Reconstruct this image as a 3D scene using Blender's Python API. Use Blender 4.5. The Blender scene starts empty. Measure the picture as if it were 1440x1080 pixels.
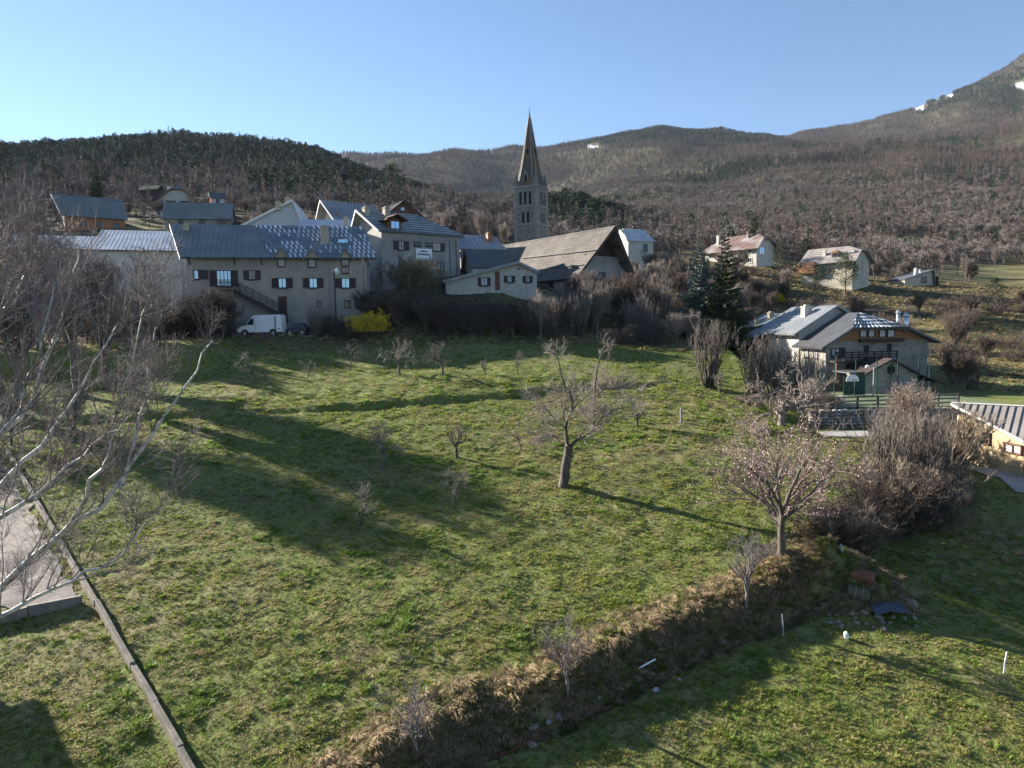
import bpy, bmesh, math
import numpy as np
from mathutils import Vector, Matrix
SC = bpy.context.scene
COL = SC.collection
RNG = np.random.default_rng(7)

# ------------------------------------------------------------------ camera
PITCH = math.atan(0.085); ROLL = 0.020
_F = np.array([0, math.cos(PITCH), -math.sin(PITCH)])
_R0 = np.array([1.0, 0, 0]); _U0 = np.array([0, math.sin(PITCH), math.cos(PITCH)])
_R = _R0 * math.cos(ROLL) - _U0 * math.sin(ROLL)
_U = _U0 * math.cos(ROLL) + _R0 * math.sin(ROLL)
cd = bpy.data.cameras.new("camera"); cam = bpy.data.objects.new("camera", cd); COL.objects.link(cam)
cd.sensor_width = 36; cd.lens = 25; cd.clip_start = 0.5; cd.clip_end = 20000
m3 = Matrix(((_R[0], _U[0], -_F[0]), (_R[1], _U[1], -_F[1]), (_R[2], _U[2], -_F[2])))
cam.matrix_world = m3.to_4x4()
SC.camera = cam

# ------------------------------------------------------------------ light
SUN_EL = math.radians(22.0); SUN_X, SUN_Y = -0.845, 0.53
w = bpy.data.worlds.new("World"); SC.world = w; w.use_nodes = True
nt = w.node_tree; bg = nt.nodes["Background"]
sky = nt.nodes.new("ShaderNodeTexSky"); sky.sky_type = 'NISHITA'; sky.sun_disc = False
sky.sun_elevation = SUN_EL; sky.sun_rotation = math.atan2(SUN_X, SUN_Y)
sky.altitude = 300; sky.air_density = 0.9; sky.dust_density = 0.0; sky.ozone_density = 3.2
nt.links.new(sky.outputs[0], bg.inputs[0]); bg.inputs[1].default_value = 0.054
sl = bpy.data.lights.new("sun", 'SUN'); sl.energy = 5.0; sl.angle = math.radians(0.53); sl.color = (1.0, 0.91, 0.78)
so = bpy.data.objects.new("sun", sl); COL.objects.link(so)
sdir = Vector((SUN_X * math.cos(SUN_EL), SUN_Y * math.cos(SUN_EL), math.sin(SUN_EL)))
so.rotation_euler = sdir.to_track_quat('Z', 'Y').to_euler()
SC.view_settings.view_transform = 'Standard'; SC.view_settings.look = 'None'
SC.view_settings.gamma = 1.0; SC.view_settings.use_curve_mapping = False
SC.view_settings.exposure = 1.84
SC.render.engine = 'CYCLES'
SC.cycles.max_bounces = 5; SC.cycles.diffuse_bounces = 2; SC.cycles.glossy_bounces = 2
SC.cycles.transmission_bounces = 2; SC.cycles.transparent_max_bounces = 6; SC.cycles.volume_bounces = 0

# ------------------------------------------------------------------ photo point at a given distance
def P(px, row, Y):
    d = _F + (px - 720) / 1000.0 * _R + (540 - row) / 1000.0 * _U
    return d * (Y / d[1])
def Zr(px, row, Y): return float(P(px, row, Y)[2])
def Xr(px, row, Y): return float(P(px, row, Y)[0])
def P1(px, row, a=-17.8, s=0.205):
    d = _F + (px - 720) / 1000.0 * _R + (540 - row) / 1000.0 * _U
    t = a / (d[2] - s * d[1]); return d * t

# ------------------------------------------------------------------ noise
def _hash(ix, iy, seed):
    h = (ix.astype(np.int64) * 374761393 + iy.astype(np.int64) * 668265263 + seed * 974711) & 0x7fffffff
    h = ((h ^ (h >> 13)) * 1274126177) & 0x7fffffff
    h = h ^ (h >> 16)
    return (h & 0xffff) / 65535.0
def vnoise(x, y, seed=0):
    x = np.asarray(x, float); y = np.asarray(y, float)
    ix = np.floor(x); iy = np.floor(y); fx = x - ix; fy = y - iy
    fx = fx * fx * (3 - 2 * fx); fy = fy * fy * (3 - 2 * fy)
    a = _hash(ix, iy, seed); b = _hash(ix + 1, iy, seed); c = _hash(ix, iy + 1, seed); d = _hash(ix + 1, iy + 1, seed)
    return (a * (1 - fx) + b * fx) * (1 - fy) + (c * (1 - fx) + d * fx) * fy
def fbm(x, y, seed=0, o=4):
    v = 0; amp = 0.5; tot = 0
    for i in range(o):
        v = v + amp * vnoise(x * 2 ** i + 17.3 * i, y * 2 ** i - 9.1 * i, seed + i); tot += amp; amp *= 0.5
    return v / tot
def sstep(a, b, x):
    t = np.clip((x - a) / (b - a), 0, 1); return t * t * (3 - 2 * t)

# ------------------------------------------------------------------ terrain height
CTRL = []
def crow(Y, d):
    for px, row in d.items(): CTRL.append(P(px, row, Y))
crow(84, {-250: 466, -100: 467, 60: 468, 200: 468, 300: 466, 400: 466, 520: 467, 640: 470, 760: 475, 880: 484, 1000: 490, 1080: 505, 1200: 528, 1300: 530, 1440: 520, 1700: 515})
crow(99, {-200: 440, 0: 440, 200: 440, 350: 440, 480: 425, 600: 402, 700: 405, 800: 428, 900: 445, 1000: 458, 1100: 475, 1200: 485, 1330: 480, 1440: 475, 1700: 465})
crow(118, {0: 412, 200: 408, 400: 392, 600: 378, 720: 392, 820: 418, 920: 425, 1000: 432, 1100: 442, 1200: 445, 1330: 440, 1440: 440, 1700: 420})
crow(142, {0: 360, 200: 356, 400: 350, 600: 352, 720: 370, 820: 388, 920: 395, 1000: 402, 1100: 405, 1180: 404, 1300: 412, 1440: 415, 1700: 390})
crow(170, {-200: 335, 0: 333, 130: 327, 250: 325, 400: 325, 600: 335, 720: 352, 820: 368, 920: 373, 1000: 375, 1080: 374, 1200: 390, 1300: 392, 1440: 398, 1700: 370})
crow(250, {-200: 295, 0: 293, 130: 288, 250: 286, 400: 292, 600: 312, 720: 330, 820: 340, 920: 350, 1040: 345, 1200: 362, 1300: 368, 1440: 372, 1700: 340})
crow(400, {-200: 255, 0: 250, 130: 240, 250: 238, 400: 245, 500: 262, 600: 285, 700: 300, 800: 291, 870: 312, 960: 325, 1100: 330, 1200: 334, 1300: 335, 1440: 330, 1700: 290})
crow(600, {-250: 222, -60: 216, 0: 214, 60: 206, 150: 200, 250: 194, 330: 206, 400: 210, 450: 218, 500: 240, 560: 262, 620: 285, 700: 315, 800: 320, 900: 315, 1000: 312, 1200: 305, 1440: 290, 1700: 240})
crow(1000, {-200: 250, 0: 250, 200: 250, 400: 250, 500: 262, 600: 270, 700: 285, 800: 290, 1000: 285, 1200: 270, 1300: 255, 1440: 250, 1700: 180})
crow(1700, {-100: 300, 200: 300, 400: 275, 500: 243, 600: 237, 700: 240, 800: 240, 1000: 235, 1200: 228, 1300: 210, 1440: 185, 1700: 90})
crow(2500, {-100: 330, 200: 320, 400: 260, 480: 223, 560: 227, 640: 214, 720: 208, 800: 202, 840: 197, 880: 190, 930: 185, 1010: 185, 1080: 190, 1110: 198, 1200: 195, 1300: 175, 1440: 135, 1700: 20})
crow(3200, {400: 330, 560: 290, 700: 270, 880: 240, 1000: 230, 1090: 205, 1130: 187, 1180: 180, 1240: 166, 1300: 147, 1340: 134, 1390: 110, 1440: 78, 1520: 30, 1700: -60})
crow(4600, {-200: 420, 200: 400, 600: 380, 1000: 330, 1300: 300, 1440: 240, 1700: 120})
for px in (-400, -100, 200, 500, 800, 1050):
    for Y in (14, 20, 30, 45, 60, 72):
        X = (px - 720) / 1000 * Y; CTRL.append(np.array([X, Y, -17.8 + .205 * Y]))
for px, Y, z in ((1200, 62, -6.2), (1300, 62, -6.2), (1440, 62, -6.4), (1700, 62, -6.4), (1250, 50, -7.4), (1440, 48, -8.2), (1250, 72, -6), (1440, 72, -6),
                 (1700, 45, -8.5), (1440, 30, -11.6), (1700, 30, -11.6), (1440, 20, -13.7), (1300, 14, -15)):
    CTRL.append(np.array([(px - 720) / 1000 * Y, Y, z]))
for a in range(-180, 181, 30):
    for r in (12, 60, 300, 1200, 4500):
        x, y = r * math.sin(math.radians(a)), r * math.cos(math.radians(a))
        if abs(a) > 75: CTRL.append(np.array([x, y, -18 + (.2 * y if r < 100 else (-20 if r < 1000 else 0)) * .8]))
CTRL = np.array(CTRL)
def _warp(x, y):
    r = np.sqrt(x * x + y * y) + 1e-6; k = np.log1p(r / 15.0) / r
    return np.stack([x * k, y * k], -1)
_cw = _warp(CTRL[:, 0], CTRL[:, 1])
_zs = lambda z, r: z / (r + 30.0)
_rc = np.hypot(CTRL[:, 0], CTRL[:, 1])
def _ker(d2): return np.sqrt(d2 + 0.05 ** 2)
_A = _ker(((_cw[:, None] - _cw[None]) ** 2).sum(-1)) + np.eye(len(CTRL)) * 1e-4
_wts = np.linalg.solve(_A, _zs(CTRL[:, 2], _rc) - 0.0)
def rbf(x, y):
    w_ = _warp(x, y); out = np.empty(len(x))
    for i in range(0, len(x), 20000):
        d2 = ((w_[i:i + 20000, None] - _cw[None]) ** 2).sum(-1); out[i:i + 20000] = _ker(d2) @ _wts
    return out * (np.hypot(x, y) + 30.0)

BANK = [(300, 1200), (500, 1080), (620, 1005), (760, 962), (900, 893), (1000, 853), (1080, 818), (1135, 775), (1205, 715), (1250, 665), (1222, 632), (1130, 600), (1000, 549), (880, 513), (760, 490), (640, 480)]
BXY = np.array([P1(*p)[:2] for p in BANK])
BDROP = np.array([.85, .85, .8, .8, .8, .8, .85, .9, .8, .9, 1.1, 1.5, 1.6, 1.2, .5, 0])
BWID = np.array([1.1, 1.1, 1.1, 1.1, 1.1, 1.1, 1.4, 2, 2.5, 2.5, 2.5, 3.5, 5, 5, 4, 4])
def bank_dist(x, y):
    """signed distance to the bank line: negative on the meadow side, and the drop and width there"""
    best = np.full(len(x), 1e9); sg = np.ones(len(x)); dr = np.zeros(len(x)); wd = np.ones(len(x))
    for i in range(len(BXY) - 1):
        a = BXY[i]; b = BXY[i + 1]; e = b - a; L2 = e @ e
        t = np.clip(((x - a[0]) * e[0] + (y - a[1]) * e[1]) / L2, 0, 1)
        qx = x - a[0] - t * e[0]; qy = y - a[1] - t * e[1]; d = np.hypot(qx, qy)
        cr = e[0] * (y - a[1]) - e[1] * (x - a[0])
        u = d < best
        best = np.where(u, d, best); sg = np.where(u, np.where(cr > 0, -1.0, 1.0), sg)
        dr = np.where(u, BDROP[i] * (1 - t) + BDROP[i + 1] * t, dr); wd = np.where(u, BWID[i] * (1 - t) + BWID[i + 1] * t, wd)
    return best * sg, dr, wd
def rect_mask(x, y, x0, x1, y0, y1, f):
    return sstep(x0 - f, x0, x) * (1 - sstep(x1, x1 + f, x)) * sstep(y0 - f, y0, y) * (1 - sstep(y1, y1 + f, y))
def ground_z(x, y, fine=True):
    x = np.atleast_1d(np.asarray(x, float)); y = np.atleast_1d(np.asarray(y, float)); r = np.hypot(x, y)
    z = rbf(x, y)
    near = (y > 4) & (y < 110) & (np.abs(x) < 110)
    if near.any():
        xn, yn = x[near], y[near]
        pl = -17.8 + .205 * yn
        mm = sstep(6, 14, yn) * (1 - sstep(75, 84, yn)) * (1 - sstep(26, 34, xn)) * sstep(-80, -60, xn)
        zn = z[near] * (1 - mm) + pl * mm
        d, dr, wd = bank_dist(xn, yn)
        fade = 1 - sstep(75, 86, yn)
        zn = zn - dr * sstep(-.35, 1, d / wd * 1.0) * fade
        # ditch at the foot of the bank
        zn -= .45 * np.exp(-((d - wd - .1) / .35) ** 2) * (yn < 31) * (d > 0)
        # overgrown rough lip of the bank
        lip = np.exp(-((d + .2) / 1.0) ** 2) * (1 - sstep(33, 38, yn))
        zn += lip * (.6 * fbm(xn / .9, yn / .9, 41, 3) - .16)
        # terrace step across the meadow
        ys = 54.0 + .155 * (xn + 25) + .5 * np.sin(xn / 7) + 1.1 * (fbm(xn / 2.2, yn * 0, 31, 3) - .5)
        zn += (.10 + .45 * fbm(xn / 3.0, yn / 9, 29, 3)) * (sstep(0, .45, yn - ys) * (1 - sstep(2, 14, yn - ys)) - .25 * np.exp(-((yn - ys + .3) / .4) ** 2)) * (1 - sstep(8, 16, xn)) * sstep(-50, -40, xn)
        # bank under the terrace at the top left
        ys2 = 66.5 + .3 * np.sin(xn / 3)
        zn += 1.9 * sstep(0, 1.8, yn - ys2) * (1 - sstep(69, 84, yn)) * (1 - sstep(-31.5, -27, xn)) * sstep(-90, -80, xn)
        # rubble mound
        zn += 1.7 * np.exp(-(((xn - 14.3) / 2.3) ** 2 + ((yn - 31.2) / 1.0) ** 2)) * (0.35 + 1.1 * fbm(xn / .6, yn / .6, 77, 3))
        # levelled yards: court, lane, yellow building
        for (x0, x1, y0, y1, zz, f) in ((24.5, 50, 57.0, 90, -7.5, 1.0), (21, 40, 51.0, 55.6, -8.75, 1.2), (29, 60, 41.5, 53, -9.95, 2.0), (-46, -24, 79, 87, -.95, 2.0)):
            k = rect_mask(xn, yn, x0, x1, y0, y1, f); zn = zn * (1 - k) + zz * k
        if fine:
            h = .22 * (fbm(xn / 4.5, yn / 4.5, 3, 3) - .5) + .19 * (fbm(xn / .9, yn / .7, 5, 3) - .5)
            fl = rect_mask(xn, yn, 24.5, 50, 51, 90, 2)
            zn += h * (1 - fl)
        z[near] = zn
    far = r > 110
    if far.any():
        xf, yf, rf = x[far], y[far], r[far]
        amp = sstep(110, 700, rf)
        n = (fbm(xf / 180, yf / 180, 11, 4) - .5) * 26 * amp + (fbm(xf / 620, yf / 620, 13, 3) - .5) * 70 * sstep(600, 1400, rf) * (1 - .75 * sstep(1700, 2400, rf))
        nr = 1 - np.abs(2 * fbm((xf + .5 * yf) / 520, (yf - .5 * xf) / 1500, 19, 3) - 1)
        n += (nr - .7) * 95 * sstep(500, 1100, rf) * (1 - sstep(1500, 2300, rf)) * sstep(-.2, .1, xf / rf)
        z[far] += n + 2.0 * (fbm(xf / 22, yf / 22, 15, 3) - .5)
    return z
def gz(x, y): return float(ground_z([x], [y])[0])
def G(px, row, ymin=10.0, ymax=900.0):
    """the ground point seen at a photo point"""
    Ys = np.concatenate([np.arange(ymin, 120, .25), np.geomspace(120, ymax, 260)]); Ys = Ys[(Ys >= ymin) & (Ys <= ymax)]
    d = _F + (px - 720) / 1000.0 * _R + (540 - row) / 1000.0 * _U
    pts = d[None] * (Ys / d[1])[:, None]; h = ground_z(pts[:, 0], pts[:, 1], False)
    k = np.argmax(pts[:, 2] <= h)
    if k == 0: k = len(Ys) // 2
    p = pts[k]; return np.array([p[0], p[1], gz(p[0], p[1])])

# ------------------------------------------------------------------ materials
def nodes(name):
    m = bpy.data.materials.new(name); m.use_nodes = True; t = m.node_tree
    return m, t, t.nodes["Principled BSDF"], t.nodes, t.links
def mat(name, c, c2=None, scale=2.0, rough=.85, metal=0.0, bump=0.0, bscale=20.0, coat=0, c3=None, s3=.2, emis=None, stretch=None, tint=False, spec=None, trans=0):
    m, t, b, N, L = nodes(name)
    b.inputs['Roughness'].default_value = rough; b.inputs['Metallic'].default_value = metal
    if spec is not None: b.inputs['Specular IOR Level'].default_value = spec
    b.inputs['Base Color'].default_value = (*c, 1)
    tc = N.new('ShaderNodeTexCoord'); vec = tc.outputs['Object']
    if stretch:
        mp = N.new('ShaderNodeMapping'); mp.inputs['Scale'].default_value = stretch; L.new(vec, mp.inputs[0]); vec = mp.outputs[0]
    out = None
    if c2:
        n = N.new('ShaderNodeTexNoise'); n.inputs['Scale'].default_value = scale; n.inputs['Detail'].default_value = 5; L.new(vec, n.inputs['Vector'])
        r = N.new('ShaderNodeMapRange'); r.inputs[1].default_value = .36; r.inputs[2].default_value = .64; L.new(n.outputs[0], r.inputs[0])
        mx = N.new('ShaderNodeMix'); mx.data_type = 'RGBA'; mx.inputs[6].default_value = (*c, 1); mx.inputs[7].default_value = (*c2, 1)
        L.new(r.outputs[0], mx.inputs[0]); out = mx.outputs[2]
        if c3:
            n3 = N.new('ShaderNodeTexNoise'); n3.inputs['Scale'].default_value = s3; n3.inputs['Detail'].default_value = 4; L.new(vec, n3.inputs['Vector'])
            r3 = N.new('ShaderNodeMapRange'); r3.inputs[1].default_value = .45; r3.inputs[2].default_value = .68; L.new(n3.outputs[0], r3.inputs[0])
            m4 = N.new('ShaderNodeMix'); m4.data_type = 'RGBA'; m4.inputs[7].default_value = (*c3, 1); L.new(out, m4.inputs[6]); L.new(r3.outputs[0], m4.inputs[0]); out = m4.outputs[2]
    if tint:
        at = N.new('ShaderNodeAttribute'); at.attribute_type = 'INSTANCER'; at.attribute_name = 'tint'
        oi = N.new('ShaderNodeObjectInfo')
        mr = N.new('ShaderNodeMapRange'); mr.inputs[3].default_value = .6; mr.inputs[4].default_value = 1.45; L.new(at.outputs['Fac'] if tint == 'inst' else oi.outputs['Random'], mr.inputs[0])
        vm = N.new('ShaderNodeVectorMath'); vm.operation = 'SCALE'
        if out is None:
            rg = N.new('ShaderNodeRGB'); rg.outputs[0].default_value = (*c, 1); out = rg.outputs[0]
        L.new(out, vm.inputs[0]); L.new(mr.outputs[0], vm.inputs['Scale']); out = vm.outputs[0]
    if out is not None: L.new(out, b.inputs['Base Color'])
    if bump:
        nb = N.new('ShaderNodeTexNoise'); nb.inputs['Scale'].default_value = bscale; nb.inputs['Detail'].default_value = 5; L.new(vec, nb.inputs['Vector'])
        bp = N.new('ShaderNodeBump'); bp.inputs['Strength'].default_value = bump; bp.inputs['Distance'].default_value = .05; L.new(nb.outputs[0], bp.inputs['Height']); L.new(bp.outputs[0], b.inputs['Normal'])
    if trans:
        tl = N.new('ShaderNodeBsdfTranslucent'); ms = N.new('ShaderNodeMixShader'); ms.inputs[0].default_value = trans
        if out is not None: L.new(out, tl.inputs[0])
        else: tl.inputs[0].default_value = (*c, 1)
        L.new(b.outputs[0], ms.inputs[1]); L.new(tl.outputs[0], ms.inputs[2]); L.new(ms.outputs[0], N['Material Output'].inputs['Surface'])
    if emis:
        b.inputs['Emission Color'].default_value = (*emis[:3], 1); b.inputs['Emission Strength'].default_value = emis[3]
    return m
M = {}
M['plaster_grey'] = mat('plaster_grey', (.34, .32, .295), (.28, .265, .245), 1.2, c3=(.21, .20, .19), s3=.35, bump=.3)
M['plaster_beige'] = mat('plaster_beige', (.37, .32, .265), (.31, .27, .225), 1.0, c3=(.24, .215, .185), s3=.3, bump=.3)
M['plaster_white'] = mat('plaster_white', (.62, .58, .52), (.52, .49, .45), 1.0, bump=.2)
M['plaster_cream'] = mat('plaster_cream', (.46, .44, .39), (.37, .355, .32), 1.5, bump=.2)
M['plaster_yellow'] = mat('plaster_yellow', (.60, .46, .27), (.50, .38, .21), 1.5, c3=(.38, .29, .17), s3=.6, bump=.3)
M['cladding_blue'] = mat('cladding_blue', (.38, .42, .45), (.33, .37, .41), .5, rough=.6)
def stone_mat(name, c, c2, mortar, sc):
    m, t, b, N, L = nodes(name); b.inputs['Roughness'].default_value = .92
    tc = N.new('ShaderNodeTexCoord'); v = N.new('ShaderNodeTexVoronoi'); v.inputs['Scale'].default_value = sc; v.inputs['Randomness'].default_value = .9
    mp = N.new('ShaderNodeMapping'); mp.inputs['Scale'].default_value = (1, 1, 1.7); L.new(tc.outputs['Object'], mp.inputs[0]); L.new(mp.outputs[0], v.inputs['Vector'])
    v2 = N.new('ShaderNodeTexVoronoi'); v2.feature = 'DISTANCE_TO_EDGE'; v2.inputs['Scale'].default_value = sc; v2.inputs['Randomness'].default_value = .9; L.new(mp.outputs[0], v2.inputs['Vector'])
    sp = N.new('ShaderNodeSeparateColor'); L.new(v.outputs['Color'], sp.inputs[0])
    mx = N.new('ShaderNodeMix'); mx.data_type = 'RGBA'; mx.inputs[6].default_value = (*c, 1); mx.inputs[7].default_value = (*c2, 1); L.new(sp.outputs[0], mx.inputs[0])
    r = N.new('ShaderNodeMapRange'); r.inputs[1].default_value = .02; r.inputs[2].default_value = .09; L.new(v2.outputs[0], r.inputs[0])
    m2 = N.new('ShaderNodeMix'); m2.data_type = 'RGBA'; m2.inputs[6].default_value = (*mortar, 1); L.new(r.outputs[0], m2.inputs[0]); L.new(mx.outputs[2], m2.inputs[7]); L.new(m2.outputs[2], b.inputs['Base Color'])
    bp = N.new('ShaderNodeBump'); bp.inputs['Strength'].default_value = .6; bp.inputs['Distance'].default_value = .06; L.new(r.outputs[0], bp.inputs['Height']); L.new(bp.outputs[0], b.inputs['Normal'])
    return m
M['stone_wall'] = stone_mat('stone_wall', (.34, .31, .26), (.20, .185, .16), (.36, .33, .28), 2.2)
M['stone_tower'] = stone_mat('stone_tower', (.26, .235, .20), (.15, .135, .12), (.20, .185, .16), 1.6)
M['stone_light'] = stone_mat('stone_light', (.55, .50, .40), (.42, .38, .30), (.50, .46, .37), 2.0)
M['quoin'] = mat('quoin', (.33, .305, .265), (.22, .20, .18), 2.0, bump=.4)
M['spire_stone'] = mat('spire_stone', (.10, .085, .074), (.065, .056, .05), 1.5, c3=(.16, .095, .05), s3=.35, bump=.5, bscale=6)
M['metal_green'] = mat('metal_green', (.15, .175, .17), (.12, .145, .145), .8, rough=.5, metal=.1, c3=(.19, .21, .205), s3=.3)
M['metal_blue'] = mat('metal_blue', (.24, .26, .275), (.19, .21, .225), .8, rough=.5, metal=.12, c3=(.31, .32, .33), s3=.3)
M['metal_pale'] = mat('metal_pale', (.50, .52, .54), (.42, .44, .46), .8, rough=.5, metal=.1, c3=(.60, .61, .62), s3=.3)
M['metal_dark'] = mat('metal_dark', (.10, .105, .115), (.075, .08, .09), .8, rough=.55, metal=.1)
M['metal_rust'] = mat('metal_rust', (.17, .10, .085), (.11, .07, .06), 1.6, rough=.7, c3=(.30, .29, .285), s3=.5, stretch=(1, .35, 1))
M['metal_barn'] = mat('metal_barn', (.25, .28, .29), (.12, .14, .15), 1.2, rough=.5, metal=.3, c3=(.33, .36, .38), s3=.6)
M['roof_grey'] = mat('roof_grey', (.27, .24, .22), (.19, .17, .155), 2.0, rough=.9, spec=.15, c3=(.33, .295, .27), s3=.6, stretch=(.3, 1, 1))
M['shingle'] = mat('shingle', (.125, .108, .095), (.085, .075, .067), 1.3, rough=.9, c3=(.16, .145, .13), s3=.35, bump=.6, bscale=8, stretch=(1, 1, 1))
M['frost'] = mat('frost', (.55, .57, .6), (.45, .47, .5), 3, rough=.45, metal=.1)
M['tile_metal'] = mat('tile_metal', (.16, .19, .22), (.11, .135, .16), 1.0, rough=.38, metal=.25)
M['tile_worn'] = mat('tile_worn', (.30, .32, .32), (.21, .24, .25), 1.0, rough=.5, metal=.25, c3=(.42, .43, .42), s3=.5)
M['trim_white'] = mat('trim_white', (.60, .58, .55), rough=.6)
M['wood_orange'] = mat('wood_orange', (.36, .165, .062), (.25, .105, .038), 3.0, rough=.7, stretch=(.2, 1, 6))
M['wood_brown'] = mat('wood_brown', (.16, .075, .045), (.10, .05, .033), 3.0, rough=.8, stretch=(.3, 1, 4))
M['wood_dark'] = mat('wood_dark', (.045, .030, .026), (.03, .02, .018), 3.0, rough=.8)
M['shutter'] = mat('shutter', (.050, .030, .030), (.035, .022, .024), 4, rough=.75)
M['glass'] = mat('glass', (.28, .38, .50), rough=.08, metal=.65)
M['glass_pale'] = mat('glass_pale', (.36, .30, .28), (.22, .20, .20), 2, rough=.3, metal=.1)
M['glass_dark'] = mat('glass_dark', (.03, .035, .045), rough=.1, metal=.2)
M['curtain'] = mat('curtain', (.55, .57, .60), (.42, .44, .47), 1.5, rough=.5)
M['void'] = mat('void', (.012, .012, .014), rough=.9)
M['chimney_cream'] = mat('chimney_cream', (.42, .36, .28), (.33, .28, .22), 2)
M['steel'] = mat('steel', (.6, .62, .65), rough=.3, metal=.8)
M['steel_dull'] = mat('steel_dull', (.3, .31, .33), rough=.5, metal=.5)
M['concrete'] = mat('concrete', (.21, .185, .155), (.14, .125, .105), 2.5, c3=(.085, .08, .06), s3=1.6, bump=.5)
M['gravel'] = mat('gravel', (.17, .145, .135), (.12, .105, .10), 4.0, c3=(.095, .085, .075), s3=.5, bump=.6, bscale=14)
M['lane'] = mat('lane', (.34, .32, .31), (.27, .255, .25), 1.2, bump=.3, bscale=10)
M['paint_white'] = mat('paint_white', (.74, .75, .76), (.68, .69, .71), .8, rough=.35)
M['tyre'] = mat('tyre', (.02, .02, .02), rough=.8)
M['rubber'] = mat('rubber', (.03, .03, .032), rough=.6)
M['paint_blue'] = mat('paint_blue', (.02, .03, .07), rough=.3)
M['lamp_red'] = mat('lamp_red', (.45, .03, .03), rough=.3)
M['court_green'] = mat('court_green', (.12, .16, .075), (.10, .14, .07), 1.0, rough=.8)
M['mesh_green'] = mat('mesh_green', (.012, .05, .035), (.01, .04, .03), 2.0, rough=.8)
M['pole_dark'] = mat('pole_dark', (.045, .045, .045), rough=.6)
M['pole_wood'] = mat('pole_wood', (.22, .19, .16), (.15, .13, .11), 5, stretch=(1, 1, .2))
M['rusty'] = mat('rusty', (.20, .075, .045), (.10, .055, .04), 3, rough=.8, bump=.5)
M['drum_green'] = mat('drum_green', (.055, .065, .04), (.09, .06, .035), 2.5, rough=.6, bump=.3)
M['stone_pale'] = mat('stone_pale', (.38, .38, .38), (.25, .25, .25), 3, bump=.6)
M['stone_brown'] = mat('stone_brown', (.28, .23, .19), (.17, .14, .12), 3, bump=.6)
M['tarp'] = mat('tarp', (.05, .065, .10), (.035, .045, .07), 2.5, rough=.5, bump=.6, bscale=5)
M['string_red'] = mat('string_red', (.25, .045, .03), rough=.7)
M['bark_grey'] = mat('bark_grey', (.13, .105, .085), (.07, .058, .048), 5, bump=.7, bscale=16, stretch=(1, 1, .3), tint='obj')
M['bark_pale'] = mat('bark_pale', (.23, .20, .18), (.13, .11, .10), 4, bump=.5, stretch=(1, 1, .4))
M['bark_birch'] = mat('bark_birch', (.62, .59, .57), (.17, .15, .14), 7, rough=.6, stretch=(1, 1, 1), c3=(.5, .47, .46), s3=2)
M['twig_grey'] = mat('twig_grey', (.25, .215, .19), (.165, .135, .115), 1.0, tint='obj')
M['twig_brown'] = mat('twig_brown', (.115, .085, .068), (.07, .052, .043), 1.0, tint='obj')
M['twig_tan'] = mat('twig_tan', (.25, .20, .15), (.15, .12, .09), .8, tint='obj')
M['twig_pink'] = mat('twig_pink', (.26, .185, .165), (.17, .12, .11), 1.0)
M['twig_birch'] = mat('twig_birch', (.22, .185, .185), (.13, .108, .11), 1.0)
M['blossom'] = mat('blossom', (.60, .43, .42), (.46, .33, .33), 3.0)
M['leaf_spruce'] = mat('leaf_spruce', (.05, .072, .022), (.03, .045, .015), 1.0, tint='obj')
M['leaf_bluespruce'] = mat('leaf_bluespruce', (.13, .18, .165), (.08, .115, .10), 1.2)
M['leaf_pine'] = mat('leaf_pine', (.045, .065, .022), (.025, .04, .018), .6, tint='obj')
M['leaf_yellow'] = mat('leaf_yellow', (.72, .53, .012), (.5, .36, .01), 3)
M['leaf_olive'] = mat('leaf_olive', (.19, .175, .07), (.10, .09, .045), 1.5)
M['leaf_ivy'] = mat('leaf_ivy', (.10, .09, .035), (.05, .05, .02), 1.0)
M['wood_bare'] = mat('wood_bare', (.190, .158, .138), (.120, .100, .092), .12, tint='inst')
M['wood_larch'] = mat('wood_larch', (.145, .108, .090), (.092, .070, .062), .12, tint='inst')
M['wood_pine'] = mat('wood_pine', (.036, .060, .028), (.024, .04, .021), .12, tint='inst')
M['grass_green'] = mat('grass_green', (.17, .215, .030), (.21, .23, .047), .5, tint='inst', rough=.7, trans=.45)
M['grass_fresh'] = mat('grass_fresh', (.15, .235, .032), (.12, .20, .03), .5, tint='inst', rough=.7, trans=.45)
M['grass_dry'] = mat('grass_dry', (.36, .305, .135), (.27, .235, .10), .5, tint='inst', rough=.8, trans=.35)
M['grass_straw'] = mat('grass_straw', (.40, .30, .17), (.28, .195, .11), .7, tint='inst', rough=.8, trans=.25)
M['glint_white'] = mat('glint_white', (.66, .68, .72), (.45, .48, .53), 2.0, rough=.5)  # near-white colour for the sun glints painted on the roof tiles
M['snow'] = mat('snow', (.8, .82, .86), rough=.6)
M['glass_white'] = mat('glass_white', (.8, .8, .78), rough=.4)

# ------------------------------------------------------------------ object helpers
def mesh_from(name, V, Fc, mats, midx=None, smooth=False):
    me = bpy.data.meshes.new(name)
    V = np.asarray(V, np.float32)
    if isinstance(Fc, np.ndarray):
        k = Fc.shape[1]; nf = len(Fc)
        me.vertices.add(len(V)); me.vertices.foreach_set('co', V.ravel())
        me.loops.add(nf * k); me.loops.foreach_set('vertex_index', Fc.ravel().astype(np.int32))
        me.polygons.add(nf); me.polygons.foreach_set('loop_start', np.arange(0, nf * k, k, dtype=np.int32))
        me.update(calc_edges=True)
    else:
        me.from_pydata([tuple(map(float, v)) for v in V], [], [list(map(int, f)) for f in Fc]); me.update()
    for m in (mats if isinstance(mats, (list, tuple)) else [mats]): me.materials.append(M[m] if isinstance(m, str) else m)
    if midx is not None: me.polygons.foreach_set('material_index', np.asarray(midx, np.int32))
    if smooth: me.polygons.foreach_set('use_smooth', np.ones(len(me.polygons), bool))
    return me
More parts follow.
